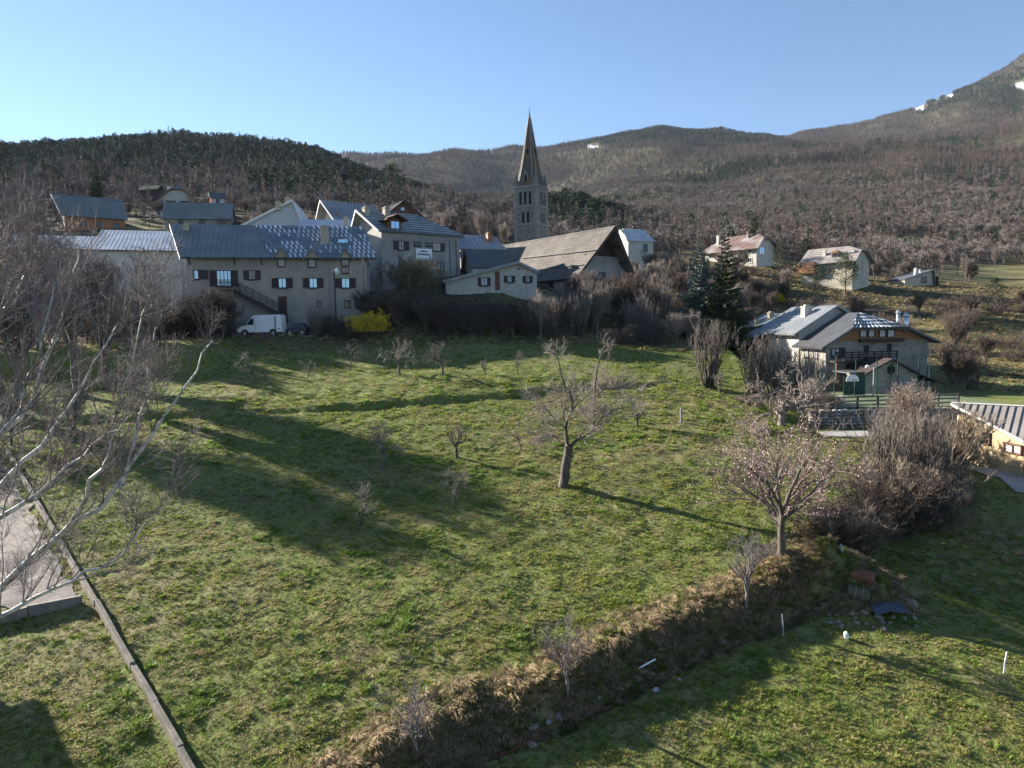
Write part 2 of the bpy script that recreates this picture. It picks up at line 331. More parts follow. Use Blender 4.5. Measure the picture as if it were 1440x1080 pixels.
def obj(name, me, parent=None, loc=None, kind=None):
    o = bpy.data.objects.new(name, me); COL.objects.link(o)
    if parent is not None: o.parent = parent
    if loc is not None: o.location = [float(c) for c in loc]
    if kind: o['kind'] = kind
    return o
def tag(o, label, cat, group=None):
    o['label'] = label; o['category'] = cat
    if group: o['group'] = group
    return o
def thing(name, label, cat, loc, rz=0.0, group=None):
    o = bpy.data.objects.new(name, None); COL.objects.link(o); o.empty_display_size = .5
    o.location = [float(c) for c in loc]; o.rotation_euler = (0, 0, rz); return tag(o, label, cat, group)
class MB:
    def __init__(s): s.V = []; s.F = []; s.m = []; s.cur = 0
    def add(s, V, F):
        b = len(s.V); s.V += [tuple(v) for v in V]; s.F += [[i + b for i in f] for f in F]; s.m += [s.cur] * len(F); return s
    def box(s, x0, x1, y0, y1, z0, z1):
        V = [(x0, y0, z0), (x1, y0, z0), (x1, y1, z0), (x0, y1, z0), (x0, y0, z1), (x1, y0, z1), (x1, y1, z1), (x0, y1, z1)]
        return s.add(V, [(0, 3, 2, 1), (4, 5, 6, 7), (0, 1, 5, 4), (1, 2, 6, 5), (2, 3, 7, 6), (3, 0, 4, 7)])
    def hexa(s, b, t):
        return s.add(list(b) + list(t), [(0, 3, 2, 1), (4, 5, 6, 7), (0, 1, 5, 4), (1, 2, 6, 5), (2, 3, 7, 6), (3, 0, 4, 7)])
    def tube(s, pts, r, n=6, caps=True):
        pts = [np.array(p, float) for p in pts]; rr = r if isinstance(r, (list, tuple)) else [r] * len(pts); V = []
        for i, p in enumerate(pts):
            t = pts[min(i + 1, len(pts) - 1)] - pts[max(i - 1, 0)]; t /= np.linalg.norm(t) + 1e-9
            ref = np.array([0, 0, 1.0]) if abs(t[2]) < .9 else np.array([1.0, 0, 0])
            u = np.cross(t, ref); u /= np.linalg.norm(u); v = np.cross(t, u)
            for k in range(n):
                a = 2 * math.pi * k / n; V.append(p + rr[i] * (math.cos(a) * u + math.sin(a) * v))
        F = [(i * n + k, i * n + (k + 1) % n, (i + 1) * n + (k + 1) % n, (i + 1) * n + k) for i in range(len(pts) - 1) for k in range(n)]
        if caps: F += [tuple(range(n))[::-1], tuple((len(pts) - 1) * n + k for k in range(n))]
        return s.add(V, F)
    def prism(s, poly, d):  # polygon (list of 3-D points) pushed along vector d
        n = len(poly); d = np.array(d, float); V = [np.array(p, float) for p in poly]; V += [p + d for p in V]
        return s.add(V, [tuple(range(n))[::-1], tuple(range(n, 2 * n))] + [(k, (k + 1) % n, n + (k + 1) % n, n + k) for k in range(n)])
    def build(s, name, mats, parent=None, loc=None, smooth=False, kind=None):
        me = mesh_from(name, s.V, s.F, mats, s.m, smooth)
        bm = bmesh.new(); bm.from_mesh(me); bmesh.ops.recalc_face_normals(bm, faces=bm.faces); bm.to_mesh(me); bm.free()
        return obj(name, me, parent, loc, kind)
def uniq(lst):
    return lst

# ------------------------------------------------------------------ the ground: one sheet
def build_ground():
    fine_a = np.linspace(-39.5, 39.5, 600); coarse = np.concatenate([np.arange(42, 180, 3.0)])
    ang = np.concatenate([-coarse[::-1], fine_a, coarse]); ang = np.radians(np.concatenate([ang, [180.0]]))
    rr = np.concatenate([[0.5, 4, 8, 12, 15, 17, 18.5], np.geomspace(19.5, 92, 300), np.geomspace(93.5, 420, 80), np.geomspace(428, 4900, 120)])
    A, Rr = np.meshgrid(ang, rr); x = (np.sin(A) * Rr).ravel(); y = (np.cos(A) * Rr).ravel()
    z = ground_z(x, y)
    nA = len(ang); nR = len(rr); idx = np.arange(nA * nR).reshape(nR, nA)
    q = np.stack([idx[:-1, :-1], idx[:-1, 1:], idx[1:, 1:], idx[1:, :-1]], -1).reshape(-1, 4)
    wrap = np.stack([idx[:-1, -1], idx[:-1, 0], idx[1:, 0], idx[1:, -1]], -1); q = np.concatenate([q, wrap])
    me = mesh_from('ground', np.stack([x, y, z], -1), q[:, ::-1].copy(), ground_mat(), smooth=True)
    d, dr, wd = bank_dist(x, y)
    r = np.hypot(x, y)
    meadow = ((d < .3) & (y < 84) & (y > 10)).astype(float)
    lower = ((d >= .3) & (y < 60)).astype(float) * (1 - sstep(55, 62, y))
    strip = np.exp(-((d - .7) / 1.1) ** 2) * (y < 36)
    litter = np.where(r > 300, 1.0, sstep(74, 82, y + 3 * fbm(x / 5, y / 5, 9, 2) - np.where(x > 0, np.clip(x / 10, 0, 4), 0)))
    litter = litter * np.where((y > 12), 1, 1)
    bright = x / np.maximum(y, 1)
    pz = np.where(y > 1, z / np.maximum(y, 1), 0)
    row = 455 - 1000 * pz - 20 * bright; px = 720 + 1000 * bright
    def field(x0, x1, y0, y1, f=12):
        return sstep(x0 - f, x0 + f, px) * (1 - sstep(x1 - f, x1 + f, px)) * sstep(y0 - 4, y0 + 4, row) * (1 - sstep(y1 - 4, y1 + 4, row)) * (y > 84) * (y < 900)
    fld = np.clip(field(1300, 1760, 374, 402) + field(1240, 1760, 450, 560) + field(1215, 1262, 365, 376) + field(1255, 1320, 338, 352) + field(1360, 1760, 338, 350) + field(1120, 1175, 380, 400) + field(190, 235, 312, 330, 6), 0, 1)
    fld *= .55 + .45 * sstep(.35, .5, fbm(x / 9, y / 9, 33, 3))
    dry = np.clip(sstep(.45, .75, fbm(x / 6, y / 6, 21, 3)) * .7 + strip + fld * 1.0, 0, 1)
    dry = np.clip(dry + sstep(66, 78, y) * .35 * meadow + sstep(0, 14, x) * sstep(45, 60, y) * .5 * meadow, 0, 1)
    lit = np.clip(litter * (1 - fld), 0, 1); lit = np.maximum(lit, strip * .35 * (d > 0))
    snow = np.zeros(len(x))
    for (a, b, c, e) in ((1262, 11, 161, 3.5), (1280, 12, 160, 3.5), (1303, 8, 148, 2.5), (1322, 7, 144, 2), (1210, 12, 175, 3), (838, 7, 213, 1.5), (1422, 8, 132, 4), (1250, 6, 164, 2)):
        snow = np.maximum(snow, (((px - a) / b) ** 2 + ((row - c) / e) ** 2 < 1 + .8 * (vnoise(x / 20, y / 20, 5) - .5)) & (y > 1500))
    ca = me.color_attributes.new('zone', 'FLOAT_COLOR', 'POINT')
    ca.data.foreach_set('color', np.stack([dry, lit, snow, np.ones_like(x)], -1).astype(np.float32).ravel())
    o = obj('ground', me); o['kind'] = 'structure'
    return o
def ground_mat():
    m, t, b, N, L = nodes('ground_mat'); b.inputs['Roughness'].default_value = .95; b.inputs['Specular IOR Level'].default_value = .15
    tc = N.new('ShaderNodeTexCoord'); V = tc.outputs['Object']
    def noise(s, d=4):
        n = N.new('ShaderNodeTexNoise'); n.inputs['Scale'].default_value = s; n.inputs['Detail'].default_value = d; L.new(V, n.inputs['Vector']); return n.outputs[0]
    def rng(v, a, b_, c=0, d=1):
        r = N.new('ShaderNodeMapRange'); r.inputs[1].default_value = a; r.inputs[2].default_value = b_; r.inputs[3].default_value = c; r.inputs[4].default_value = d; L.new(v, r.inputs[0]); return r.outputs[0]
    def mix(f, a, c):
        x = N.new('ShaderNodeMix'); x.data_type = 'RGBA'
        if isinstance(f, float): x.inputs[0].default_value = f
        else: L.new(f, x.inputs[0])
        for k, v in ((6, a), (7, c)):
            if isinstance(v, tuple): x.inputs[k].default_value = (*v, 1)
            else: L.new(v, x.inputs[k])
        return x.outputs[2]
    at = N.new('ShaderNodeAttribute'); at.attribute_name = 'zone'; sp = N.new('ShaderNodeSeparateColor'); L.new(at.outputs['Color'], sp.inputs[0])
    green = mix(rng(noise(.35), .4, .6), (.15, .185, .036), (.125, .165, .034))
    green = mix(rng(noise(2.5), .42, .62), green, (.15, .17, .05))
    straw = mix(rng(noise(1.6), .4, .6), (.24, .205, .10), (.17, .155, .07))
    dryf = N.new('ShaderNodeMath'); dryf.operation = 'MULTIPLY_ADD'; L.new(rng(noise(1.3, 6), .38, .62, -.45, .40), dryf.inputs[0]); dryf.inputs[1].default_value = 1.0; L.new(sp.outputs[0], dryf.inputs[2]); dryf.use_clamp = True
    grass = mix(dryf.outputs[0], green, straw)
    lit = mix(rng(noise(.9), .4, .6), (.082, .067, .05), (.055, .046, .037))
    lit = mix(rng(noise(.12), .5, .65), lit, (.12, .125, .05))
    c = mix(sp.outputs[1], grass, lit); c = mix(sp.outputs[2], c, (.8, .82, .88))
    L.new(c, b.inputs['Base Color'])
    c2_ = mix(rng(noise(9, 3), .42, .60), c, (.05, .055, .025)); mf = N.new('ShaderNodeMix'); mf.data_type = 'RGBA'; mf.inputs[0].default_value = .35; L.new(c, mf.inputs[6]); L.new(c2_, mf.inputs[7]); L.new(mf.outputs[2], b.inputs['Base Color'])
    bp = N.new('ShaderNodeBump'); bp.inputs['Strength'].default_value = .7; bp.inputs['Distance'].default_value = .10; L.new(noise(6, 6), bp.inputs['Height']); L.new(bp.outputs[0], b.inputs['Normal'])
    return m
build_ground()
# ------------------------------------------------------------------ buildings
class House:
    def __init__(s, name, label, px, Y, yaw, W, D, z0, wall='plaster_grey', cat='house', base=3.0, group=None):
        s.yaw = math.radians(yaw); s.W = W; s.D = D; s.z0 = z0; s.wallm = wall; s.base = base
        s.o = np.array([Xr(px, 440, Y), Y, z0]); s.u = np.array([math.cos(s.yaw), math.sin(s.yaw), 0]); s.v = np.array([-s.u[1], s.u[0], 0])
        s.root = thing(name, label, cat, s.o, s.yaw, group)
        s.planes = []
    def loc(s, p): d = np.array(p) - s.o; return np.array([d @ s.u, d @ s.v, d[2]])
    def ray(s, px, row):
        d = _F + (px - 720) / 1000.0 * _R + (540 - row) / 1000.0 * _U
        return s.loc(np.zeros(3)), np.array([d @ s.u, d @ s.v, d[2]])
    def hit(s, px, row, n, p0):
        o, d = s.ray(px, row); t = np.dot(np.array(p0) - o, n) / np.dot(d, n); return o + d * t
    def front(s, px, row, off=0): return s.hit(px, row, (0, 1, 0), (0, -off, 0))[[0, 2]]
    def left(s, px, row): return s.hit(px, row, (1, 0, 0), (0, 0, 0))[[1, 2]]
    def right(s, px, row): return s.hit(px, row, (1, 0, 0), (s.W, 0, 0))[[1, 2]]
    def fr(s, face):
        return {'front': (np.array([0, 0, 0.]), np.array([1., 0, 0]), np.array([0, -1., 0])),
                'left': (np.array([0, 0, 0.]), np.array([0, 1., 0]), np.array([-1., 0, 0])),
                'right': (np.array([s.W, 0, 0.]), np.array([0, 1., 0]), np.array([1., 0, 0]))}[face]
    def fbox(s, mb, face, a0, a1, z0, z1, d0, d1):
        o, A, N = s.fr(face); Z = np.array([0, 0, 1.])
        q = lambda a, d, z: o + A * a + N * d + Z * z
        mb.hexa([q(a0, d0, z0), q(a1, d0, z0), q(a1, d1, z0), q(a0, d1, z0)], [q(a0, d0, z1), q(a1, d0, z1), q(a1, d1, z1), q(a0, d1, z1)])
    def T(s, t, q, z): return (t, q, z) if s.axis == 'v' else (q, t, z)
    def roof(s, axis, zL, zr, zR=None, rf=.5, ov=.6, er0=.5, ee0=.5, er1=.5, ee1=.5, ee0R=None, hip0=None, hip1=None, mat_='metal_blue', th=.16, seam=None, course=None, verge=None, wallgap=.1, name='roof', skip_wall=False, course_m=None, seam_h=.045, seam_w=.05):
        s.axis = axis; Tt = s.W if axis == 'v' else s.D; S = s.D if axis == 'v' else s.W
        zR = zL if zR is None else zR; ee0R = ee0 if ee0R is None else ee0R
        zL -= s.z0; zr -= s.z0; zR -= s.z0; tr = rf * Tt
        kL = (zr - zL) / max(tr, .01); kR = (zr - zR) / max(Tt - tr, .01)
        L = (-ov, zL - kL * ov); R = (Tt + ov, zR - kR * ov)
        def side(E, ee0_):
            e0 = np.array([E[0], -ee0_, E[1]]); r0 = np.array([tr, -er0, zr]); e1 = np.array([E[0], S + ee1, E[1]]); r1 = np.array([tr, S + er1, zr])
            poly = [e0]; v0 = v1 = None
            if hip0:
                f = (hip0[0] - s.z0 - e0[2]) / (r0[2] - e0[2]); v0 = e0 + (r0 - e0) * f; poly += [v0, np.array([tr, hip0[1], zr])]
            else: poly.append(r0)
            if hip1:
                f = (hip1[0] - s.z0 - e1[2]) / (r1[2] - e1[2]); v1 = e1 + (r1 - e1) * f; poly += [np.array([tr, S - hip1[1], zr]), v1]
            else: poly.append(r1)
            poly.append(e1); return poly, v0, v1
        pl, a0, a1 = side(L, ee0); pr, b0, b1 = side(R, ee0R)
        planes = [pl, pr]
        if hip0: planes.append([a0, b0, np.array([tr, hip0[1], zr])])
        if hip1: planes.append([a1, b1, np.array([tr, S - hip1[1], zr])])
        mb = MB(); s.planes = []
        for poly in planes:
            w_ = [np.array(s.T(*p)) for p in poly]; n = np.cross(w_[1] - w_[0], w_[-1] - w_[0]); n /= np.linalg.norm(n)
            if n[2] < 0: n = -n
            mb.prism(w_, -n * th); s.planes.append((w_, n))
        s.roof_o = mb.build(name, mat_, s.root)
        if not skip_wall:
            mb = MB(); g = wallgap; zh0 = (hip0[0] - s.z0 - g) if hip0 else None; zh1 = (hip1[0] - s.z0 - g) if hip1 else None
            def prof(zh, q):
                if zh is None or zh >= zr - g: pts = [(0, -s.base), (Tt, -s.base), (Tt, zR - g), (tr, zr - g), (0, zL - g)]
                else:
                    fl = (zh - zL) / (zr - zL) if zr > zL else 0; fR = (zh - zR) / (zr - zR) if zr > zR else 0
                    if zh <= max(zL, zR) + .02: pts = [(0, -s.base), (Tt, -s.base), (Tt, min(zh, zR) - g), (0, min(zh, zL) - g)]
                    else: pts = [(0, -s.base), (Tt, -s.base), (Tt, zR - g), (Tt - (Tt - tr) * fR, zh), (tr * fl, zh), (0, zL - g)]
                return [np.array(s.T(t, q, z)) for t, z in pts]
            q0 = hip0[1] if hip0 else 0; q1 = S - (hip1[1] if hip1 else 0)
            dirv = np.array(s.T(0, 1, 0))
            mb.prism(prof(None, q0), dirv * (q1 - q0))
            if hip0: mb.prism(prof(zh0, 0), dirv * (q0 - .001))
            if hip1: mb.prism(prof(zh1, q1 + .001), dirv * (S - q1 - .001))
            s.wall = mb.build('wall', s.wallm, s.root)
        if seam or course:
            mb = MB()
            for w_, n in s.planes:
                sd = np.array(s.T(0, 1, 0)) if w_ is not (s.planes[2][0] if len(s.planes) > 2 else None) else np.array(s.T(1, 0, 0))
                for (sp, dirn) in ((seam, sd), (course, None)):
                    if not sp: continue
                    if dirn is None:
                        dirn = np.cross(n, sd); dirn /= np.linalg.norm(dirn)
                        if dirn[2] < 0: dirn = -dirn
                    proj = np.array([p @ dirn for p in w_]); lo, hi = proj.min(), proj.max(); k = lo + sp * .5
                    while k < hi:
                        X = []
                        for i in range(len(w_)):
                            a, b = proj[i], proj[(i + 1) % len(w_)]
                            if (a - k) * (b - k) < 0: X.append(w_[i] + (w_[(i + 1) % len(w_)] - w_[i]) * (k - a) / (b - a))
                        if len(X) == 2 and np.linalg.norm(X[1] - X[0]) > .3:
                            h = dirn * seam_w / 2; A, B = X; up = n * seam_h; dn = -n * .02
                            mb.hexa([A - h + dn, A + h + dn, B + h + dn, B - h + dn], [A - h + up, A + h + up, B + h + up, B - h + up])
                        k += sp
            if mb.V: mb.build('roof_seams', course_m or mat_, s.root, kind='stuff')
        if verge:
            for sidep in (pl, pr):
                mb = MB(); a = np.array(s.T(*sidep[0])); b = np.array(s.T(*sidep[1])); dv = np.array(s.T(0, -1, 0)) * .06
                off = np.array(s.T(0, -1, 0)) * .004; dz = np.array([0, 0, .05]); lo = np.array([0, 0, -.30])
                mb.prism([a + off + dz, b + off + dz, b + off + lo, a + off + lo], dv); mb.build('verge_board', verge, s.root)
            if axis == 'u':  # gutter board along the front eave
                a = np.array(s.T(*pl[0])); b = np.array(s.T(*pl[-1])); mb = MB(); mb.tube([a + (0, -.05, -.02), b + (0, -.05, -.02)], .07, 5); mb.build('gutter', 'metal_dark', s.root)
        return s
    def window(s, face, x0, x1, z0, z1, pane='glass', frame='shutter', mull=1, bar=0, shut=None, sw=None, fw=.08, sill=True, label=None):
        """a window by its corners in the wall's own coordinates"""
        if x1 < x0: x0, x1 = x1, x0
        if z1 < z0: z0, z1 = z1, z0
        mb = MB()
        for a, b, c, d in ((x0, x1, z1 - fw, z1), (x0, x1, z0, z0 + fw), (x0, x0 + fw, z0 + fw, z1 - fw), (x1 - fw, x1, z0 + fw, z1 - fw)): s.fbox(mb, face, a, b, c, d, -.05, .09)
        for i in range(mull): c = x0 + (x1 - x0) * (i + 1) / (mull + 1); s.fbox(mb, face, c - .035, c + .035, z0 + fw, z1 - fw, -.05, .07)
        for i in range(bar): c = z0 + (z1 - z0) * (i + 1) / (bar + 1); s.fbox(mb, face, x0 + fw, x1 - fw, c - .02, c + .02, -.05, .055)
        if sill: s.fbox(mb, face, x0 - .08, x1 + .08, z0 - .09, z0 - .002, -.05, .16)
        wo = mb.build('window', frame, s.root)
        if label: wo['label'] = label
        mb = MB(); s.fbox(mb, face, x0 + .01, x1 - .01, z0 + .01, z1 - .01, -.04, .03); mb.build('pane', pane, wo)
        if shut:
            w_ = sw or (x1 - x0) * .55
            for (a, b, f) in ((x0 - w_ - .02, x0 - .02, 'l'), (x1 + .02, x1 + w_ + .02, 'r')):
                if f in shut:
                    mb = MB(); s.fbox(mb, face, a, b, z0, z1, .02, .07)
                    for q in (.15, .8): s.fbox(mb, face, a + .03, b - .03, z0 + (z1 - z0) * q, z0 + (z1 - z0) * q + .09, .07, .095)
                    mb.build('shutter', 'shutter', s.root)
        return wo
    def wpx(s, face, x0, r0, x1, r1, **k):
        f = getattr(s, face); a = f(x0, r0); b = f(x1, r1); return s.window(face, a[0], b[0], b[1], a[1], **k)
    def door(s, face, x0, x1, z0, z1, m='wood_dark'):
        mb = MB(); s.fbox(mb, face, x0, x1, z0, z1, -.04, .05); d = mb.build('door', m, s.root)
        mb = MB(); s.fbox(mb, face, x1 - .14, x1 - .08, (z0 + z1) / 2 - .08, (z0 + z1) / 2 + .08, .05, .09); mb.build('handle', 'steel_dull', d)
        mb = MB()
        for a, b, c, e in ((x0 - .1, x0, z0, z1), (x1, x1 + .1, z0, z1), (x0 - .1, x1 + .1, z1, z1 + .12)): s.fbox(mb, face, a, b, c, e, -.04, .08)
        mb.build('door_frame', 'wood_brown', d)
    def onroof(s, px, row, k=0):
        w_, n = s.planes[k]; return s.hit(px, row, n, w_[0]), n
    def chimney(s, px, rb, rt, w=.7, m='chimney_cream', k=0, cap=True, round_=False):
        p, n = s.onroof(px, rb, k); Yw = (s.o + s.u * p[0] + s.v * p[1])[1]; h = (rb - rt) / 1000 * Yw; mb = MB()
        if round_: mb.tube([p + (0, 0, -.5), p + (0, 0, h - .3)], w / 2, 10); c = mb.build('chimney', m, s.root, smooth=True)
        else: mb.box(p[0] - w / 2, p[0] + w / 2, p[1] - w / 2, p[1] + w / 2, p[2] - .6, p[2] + h - (.15 if cap else 0)); c = mb.build('chimney', m, s.root)
        if cap:
            mb = MB(); q = w / 2 + .08
            if round_: mb.tube([p + (0, 0, h - .3), p + (0, 0, h - .25), p + (0, 0, h)], [q, q, .1], 10)
            else:
                mb.box(p[0] - q, p[0] + q, p[1] - q, p[1] + q, p[2] + h - .15, p[2] + h - .05)
                mb.box(p[0] - q * .5, p[0] + q * .5, p[1] - q * .5, p[1] + q * .5, p[2] + h - .05, p[2] + h + .12)
            mb.build('chimney_cap', m, c)
    def bumps(s, poly, n, per=.58, crs=1.0, amp=.08, m='tile_metal', name='roof_tiles', holes=()):
        """wavy metal tiles over a quad given as eave0, eave1, ridge1, ridge0"""
        e0, e1, r1, r0 = [np.array(p, float) for p in poly]; Ls = np.linalg.norm(e1 - e0); Lt = np.linalg.norm(r0 - e0)
        ns = int(Ls / per * 8); nc = max(2, int(Lt / crs)); ts = []
        for c in range(nc): ts += [(c / nc, c, 0), ((c + .5) / nc, c, .5), ((c + .985) / nc, c, 1)]
        V = []
        for t, c, ph in ts:
            a = e0 + (r0 - e0) * t; b = e1 + (r1 - e1) * t
            for i in range(ns + 1):
                f = i / ns; p = a + (b - a) * f; q = f * Ls / per + (c % 2) * .5
                wv = max(0.0, math.sin(2 * math.pi * q)) * (0.55 + .9 * vnoise(i / 8., c * 1.7, 3))
                V.append(p + n * (.03 + amp * wv * (1 - .55 * ph) + .03 * (1 - ph)))
        W_ = ns + 1; F = [(r * W_ + i, r * W_ + i + 1, (r + 1) * W_ + i + 1, (r + 1) * W_ + i) for r in range(len(ts) - 1) for i in range(ns)]
        mi = []   # sun glints painted on the sun-side flank of many tile crests
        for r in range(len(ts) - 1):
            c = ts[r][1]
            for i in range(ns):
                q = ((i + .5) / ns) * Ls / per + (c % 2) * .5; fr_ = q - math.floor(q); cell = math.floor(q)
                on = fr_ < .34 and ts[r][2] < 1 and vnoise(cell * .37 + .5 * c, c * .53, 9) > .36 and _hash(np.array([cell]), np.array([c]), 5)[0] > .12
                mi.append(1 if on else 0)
        return obj(name, mesh_from(name, np.array(V), np.array(F), [m, 'glint_white'], mi), s.root, kind='stuff')

def fz(px, row, Y): return Zr(px, row, Y)

# 1 the dormer house: two houses under one eave line
h = House('farmhouse', 'long beige house with three small dormers and glinting tile roof, above the parked white van', 266, 84, 15, 20.7, 12, -1.0, 'plaster_beige')
ze = fz(258, 361, 84.0) + .35; zr = fz(250, 316, 90)
h.roof('u', ze, zr, ov=.7, er0=2.6, ee0=.5, er1=.2, ee1=1.2, mat_='metal_green', seam=.55, verge='trim_white', th=.2)
w_, n = h.planes[0]
xs = h.front(380, 363)[0]
k = (zr - ze) / 6.0
P0 = lambda x, y: np.array([x, y, ze - h.z0 + k * y])
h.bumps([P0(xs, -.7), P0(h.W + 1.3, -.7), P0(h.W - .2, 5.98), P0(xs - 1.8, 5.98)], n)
mb = MB(); a = P0(xs, -.75) + n * .05; b = P0(xs - 1.8, 6) + n * .05; mb.tube([a, b], .09, 5); mb.build('ridge_cap', 'metal_green', h.root)
h.chimney(457, 341, 319, .95); h.chimney(262, 322, 316, .7)
p, nn = h.onroof(482, 340)
mb = MB(); mb.box(p[0] - .6, p[0] + .6, p[1] - .3, p[1] + .45, p[2] - .2, p[2] + .28); mb.build('skylight', 'glass', h.root)
for (x0, r0, x1, r1, pk, px_) in ((390, 362.5, 401.5, 375.5, 350, 396), (433, 364, 445, 376.5, 351, 439), (479.5, 364.5, 491.5, 374.5, 350.5, 486)):
    a = h.front(x0, r0); b = h.front(x1, r1); c = (a[0] + b[0]) / 2; zp = h.front(px_, pk)[1]; hw = (b[0] - a[0]) / 2 + .3; zt = a[1] + .1; zb = b[1]
    mb = MB(); mb.prism([(c - hw, -.74, zt - .1), (c + hw, -.74, zt - .1), (c, -.74, zp - .05)], (0, 1.7, 0)); d = mb.build('dormer', 'plaster_beige', h.root)
    mb = MB(); back = (zp - (ze - h.z0)) / k + .3
    for sg in (-1, 1): mb.prism([(c, -1.05, zp + .12), (c + sg * (hw + .25), -1.05, zt - .2), (c + sg * (hw + .25), .5, zt - .2), (c, back, zp + .12)], (0, 0, -.12))
    mb.build('dormer_roof', 'metal_blue', d)
    mb = MB()
    for (aa, bb, cc, dd) in ((a[0], b[0], a[1] - .1, a[1]), (a[0], b[0], b[1], b[1] + .1), (a[0], a[0] + .1, b[1], a[1]), (b[0] - .1, b[0], b[1], a[1])): mb.box(aa, bb, -.22, -.125, cc, dd)
    mb.build('dormer_window_frame', 'shutter', d)
    mb = MB(); mb.box(a[0] + .02, b[0] - .02, -.17, -.123, b[1] + .02, a[1] - .02); mb.build('pane', 'glass_pale', d)
h.wpx('front', 480.5, 375.5, 490.5, 384.5, pane='glass_pale')
h.wpx('front', 272, 379.5, 280, 393, pane='glass', mull=0, shut='r', sw=1.0)
h.wpx('front', 304, 380, 326, 403, pane='glass', mull=3, bar=0, shut='lr', sw=.75)
h.wpx('front', 349, 380, 360, 393.5, pane='glass_pale', shut='lr', sw=.55)
for x in (391, 434.5, 480): h.wpx('front', x, 391, x + 12, 405, pane='glass', shut='lr', sw=.72)
h.wpx('front', 484, 422, 494, 433, pane='glass_dark', sill=False); h.wpx('front', 445, 423, 452, 433, pane='glass_dark', sill=False)
a = h.front(392, 418); b = h.front(403.5, 447); h.door('front', a[0], b[0], b[1] - .6, a[1])
for x, m_ in ((463, 'metal_blue'), (517, 'metal_blue')):
    c = h.front(x, 366); mb = MB(); mb.tube([(c[0], -.12, -1), (c[0], -.12, c[1])], .07, 6); mb.build('downpipe', m_, h.root)
for x in (267, 330, 368):
    c = h.front(x, 366)[0]; mb = MB(); mb.tube([(c, -.05, ze - h.z0 - 1.3), (c, -.85, ze - h.z0 - .55)], .07, 4); mb.box(c - .07, c + .07, -.9, .0, ze - h.z0 - .55, ze - h.z0 - .42); mb.build('eave_bracket', 'wood_dark', h.root)
# outside staircase along the wall
a = h.front(322, 406); b = h.front(392, 443)
st = bpy.data.objects.new('staircase', None); COL.objects.link(st); st.parent = h.root
ns = 16
mb = MB(); mb.box(a[0] - 1.2, a[0] + .6, -1.3, -.1, a[1] - .18, a[1]); mb.build('landing', 'concrete', st)
for i in range(ns):
    f = i / (ns - 1); x = a[0] + .6 + (b[0] - a[0]) * f; z = a[1] + (b[1] - a[1]) * f; mb = MB(); mb.box(x, x + .34, -1.2, -.1, z - .22, z - .02); mb.build('stair_tread', 'concrete', st)
mb = MB(); mb.prism([(a[0] + .6, -1.3, a[1] - .1), (b[0] + .9, -1.3, b[1] - .1), (b[0] + .9, -1.3, b[1] - .6), (a[0] + .6, -1.3, a[1] - .6)], (0, .1, 0)); mb.build('stringer', 'wood_dark', st)
mb = MB()
for q in (.35, .65, .95): mb.tube([(a[0] - 1.2, -1.28, a[1] + q), (a[0] + .6, -1.28, a[1] + q), (b[0] + .9, -1.28, b[1] + q)], .05, 4)
for i in range(9):
    f = i / 8; x = a[0] + .6 + (b[0] + .3 - a[0]) * f; z = a[1] + (b[1] - a[1]) * f; mb.tube([(x, -1.28, z), (x, -1.28, z + .95)], .04, 4)
mb.build('railing', 'wood_dark', st)
FARM = h

# 2 long barn on the left
h = House('long_barn', 'long low barn with pale sheet roof and whitish wall behind the bare birches', 16, 90, 20, 19.8, 12, 5.0, 'plaster_white', 'barn', base=7)
h.roof('u', fz(16, 350, 90) + .2, fz(20, 331, 96), ov=.5, rf=.5, mat_='metal_pale', seam=.5, seam_h=.02, verge='trim_white')
h.wpx('front', 60, 372, 78, 385, pane='glass_dark'); h.wpx('front', 120, 372, 138, 385, pane='glass_dark'); h.wpx('front', 190, 373, 205, 386, pane='glass_dark')
# 3 second pale roof behind it
h = House('back_barn', 'narrow barn with bright sheet roof showing just above the long barn roof', 150, 106, 20, 12.5, 8, 6.0, 'plaster_white', 'barn', base=6)
h.roof('u', fz(152, 333, 106), fz(150, 323.5, 110), ov=.4, mat_='metal_pale', seam=.5, seam_h=.02, verge='trim_white')
h.wpx('front', 180, 337, 190, 345, pane='glass_dark')
# 4 chalet with red gable
h = House('chalet', 'wooden chalet with dark red gable and blue-grey roof on the upper left slope', 101, 170, 38, 12.6, 9, fz(101, 326, 170), 'wood_orange')
h.roof('u', fz(101, 298, 170), fz(92, 273, 173), ov=.9, er0=2.0, ee0=.8, mat_='metal_green', seam=.8, verge='trim_white')
mb = MB(); mb.prism([(-.05, .1, .2), (-.05, h.D - .1, .2), (-.05, h.D - .1, fz(101, 298, 170) - h.z0 - .2), (-.05, h.D / 2, fz(92, 273, 173) - h.z0 - .35), (-.05, .1, fz(101, 298, 170) - h.z0 - .2)], (-.05, 0, 0)); mb.build('gable_boarding', 'wood_brown', h.root)
for a in (3, 6.5, 10): h.window('front', a, a + 1.2, 1.6, 2.8, pane='glass_dark')
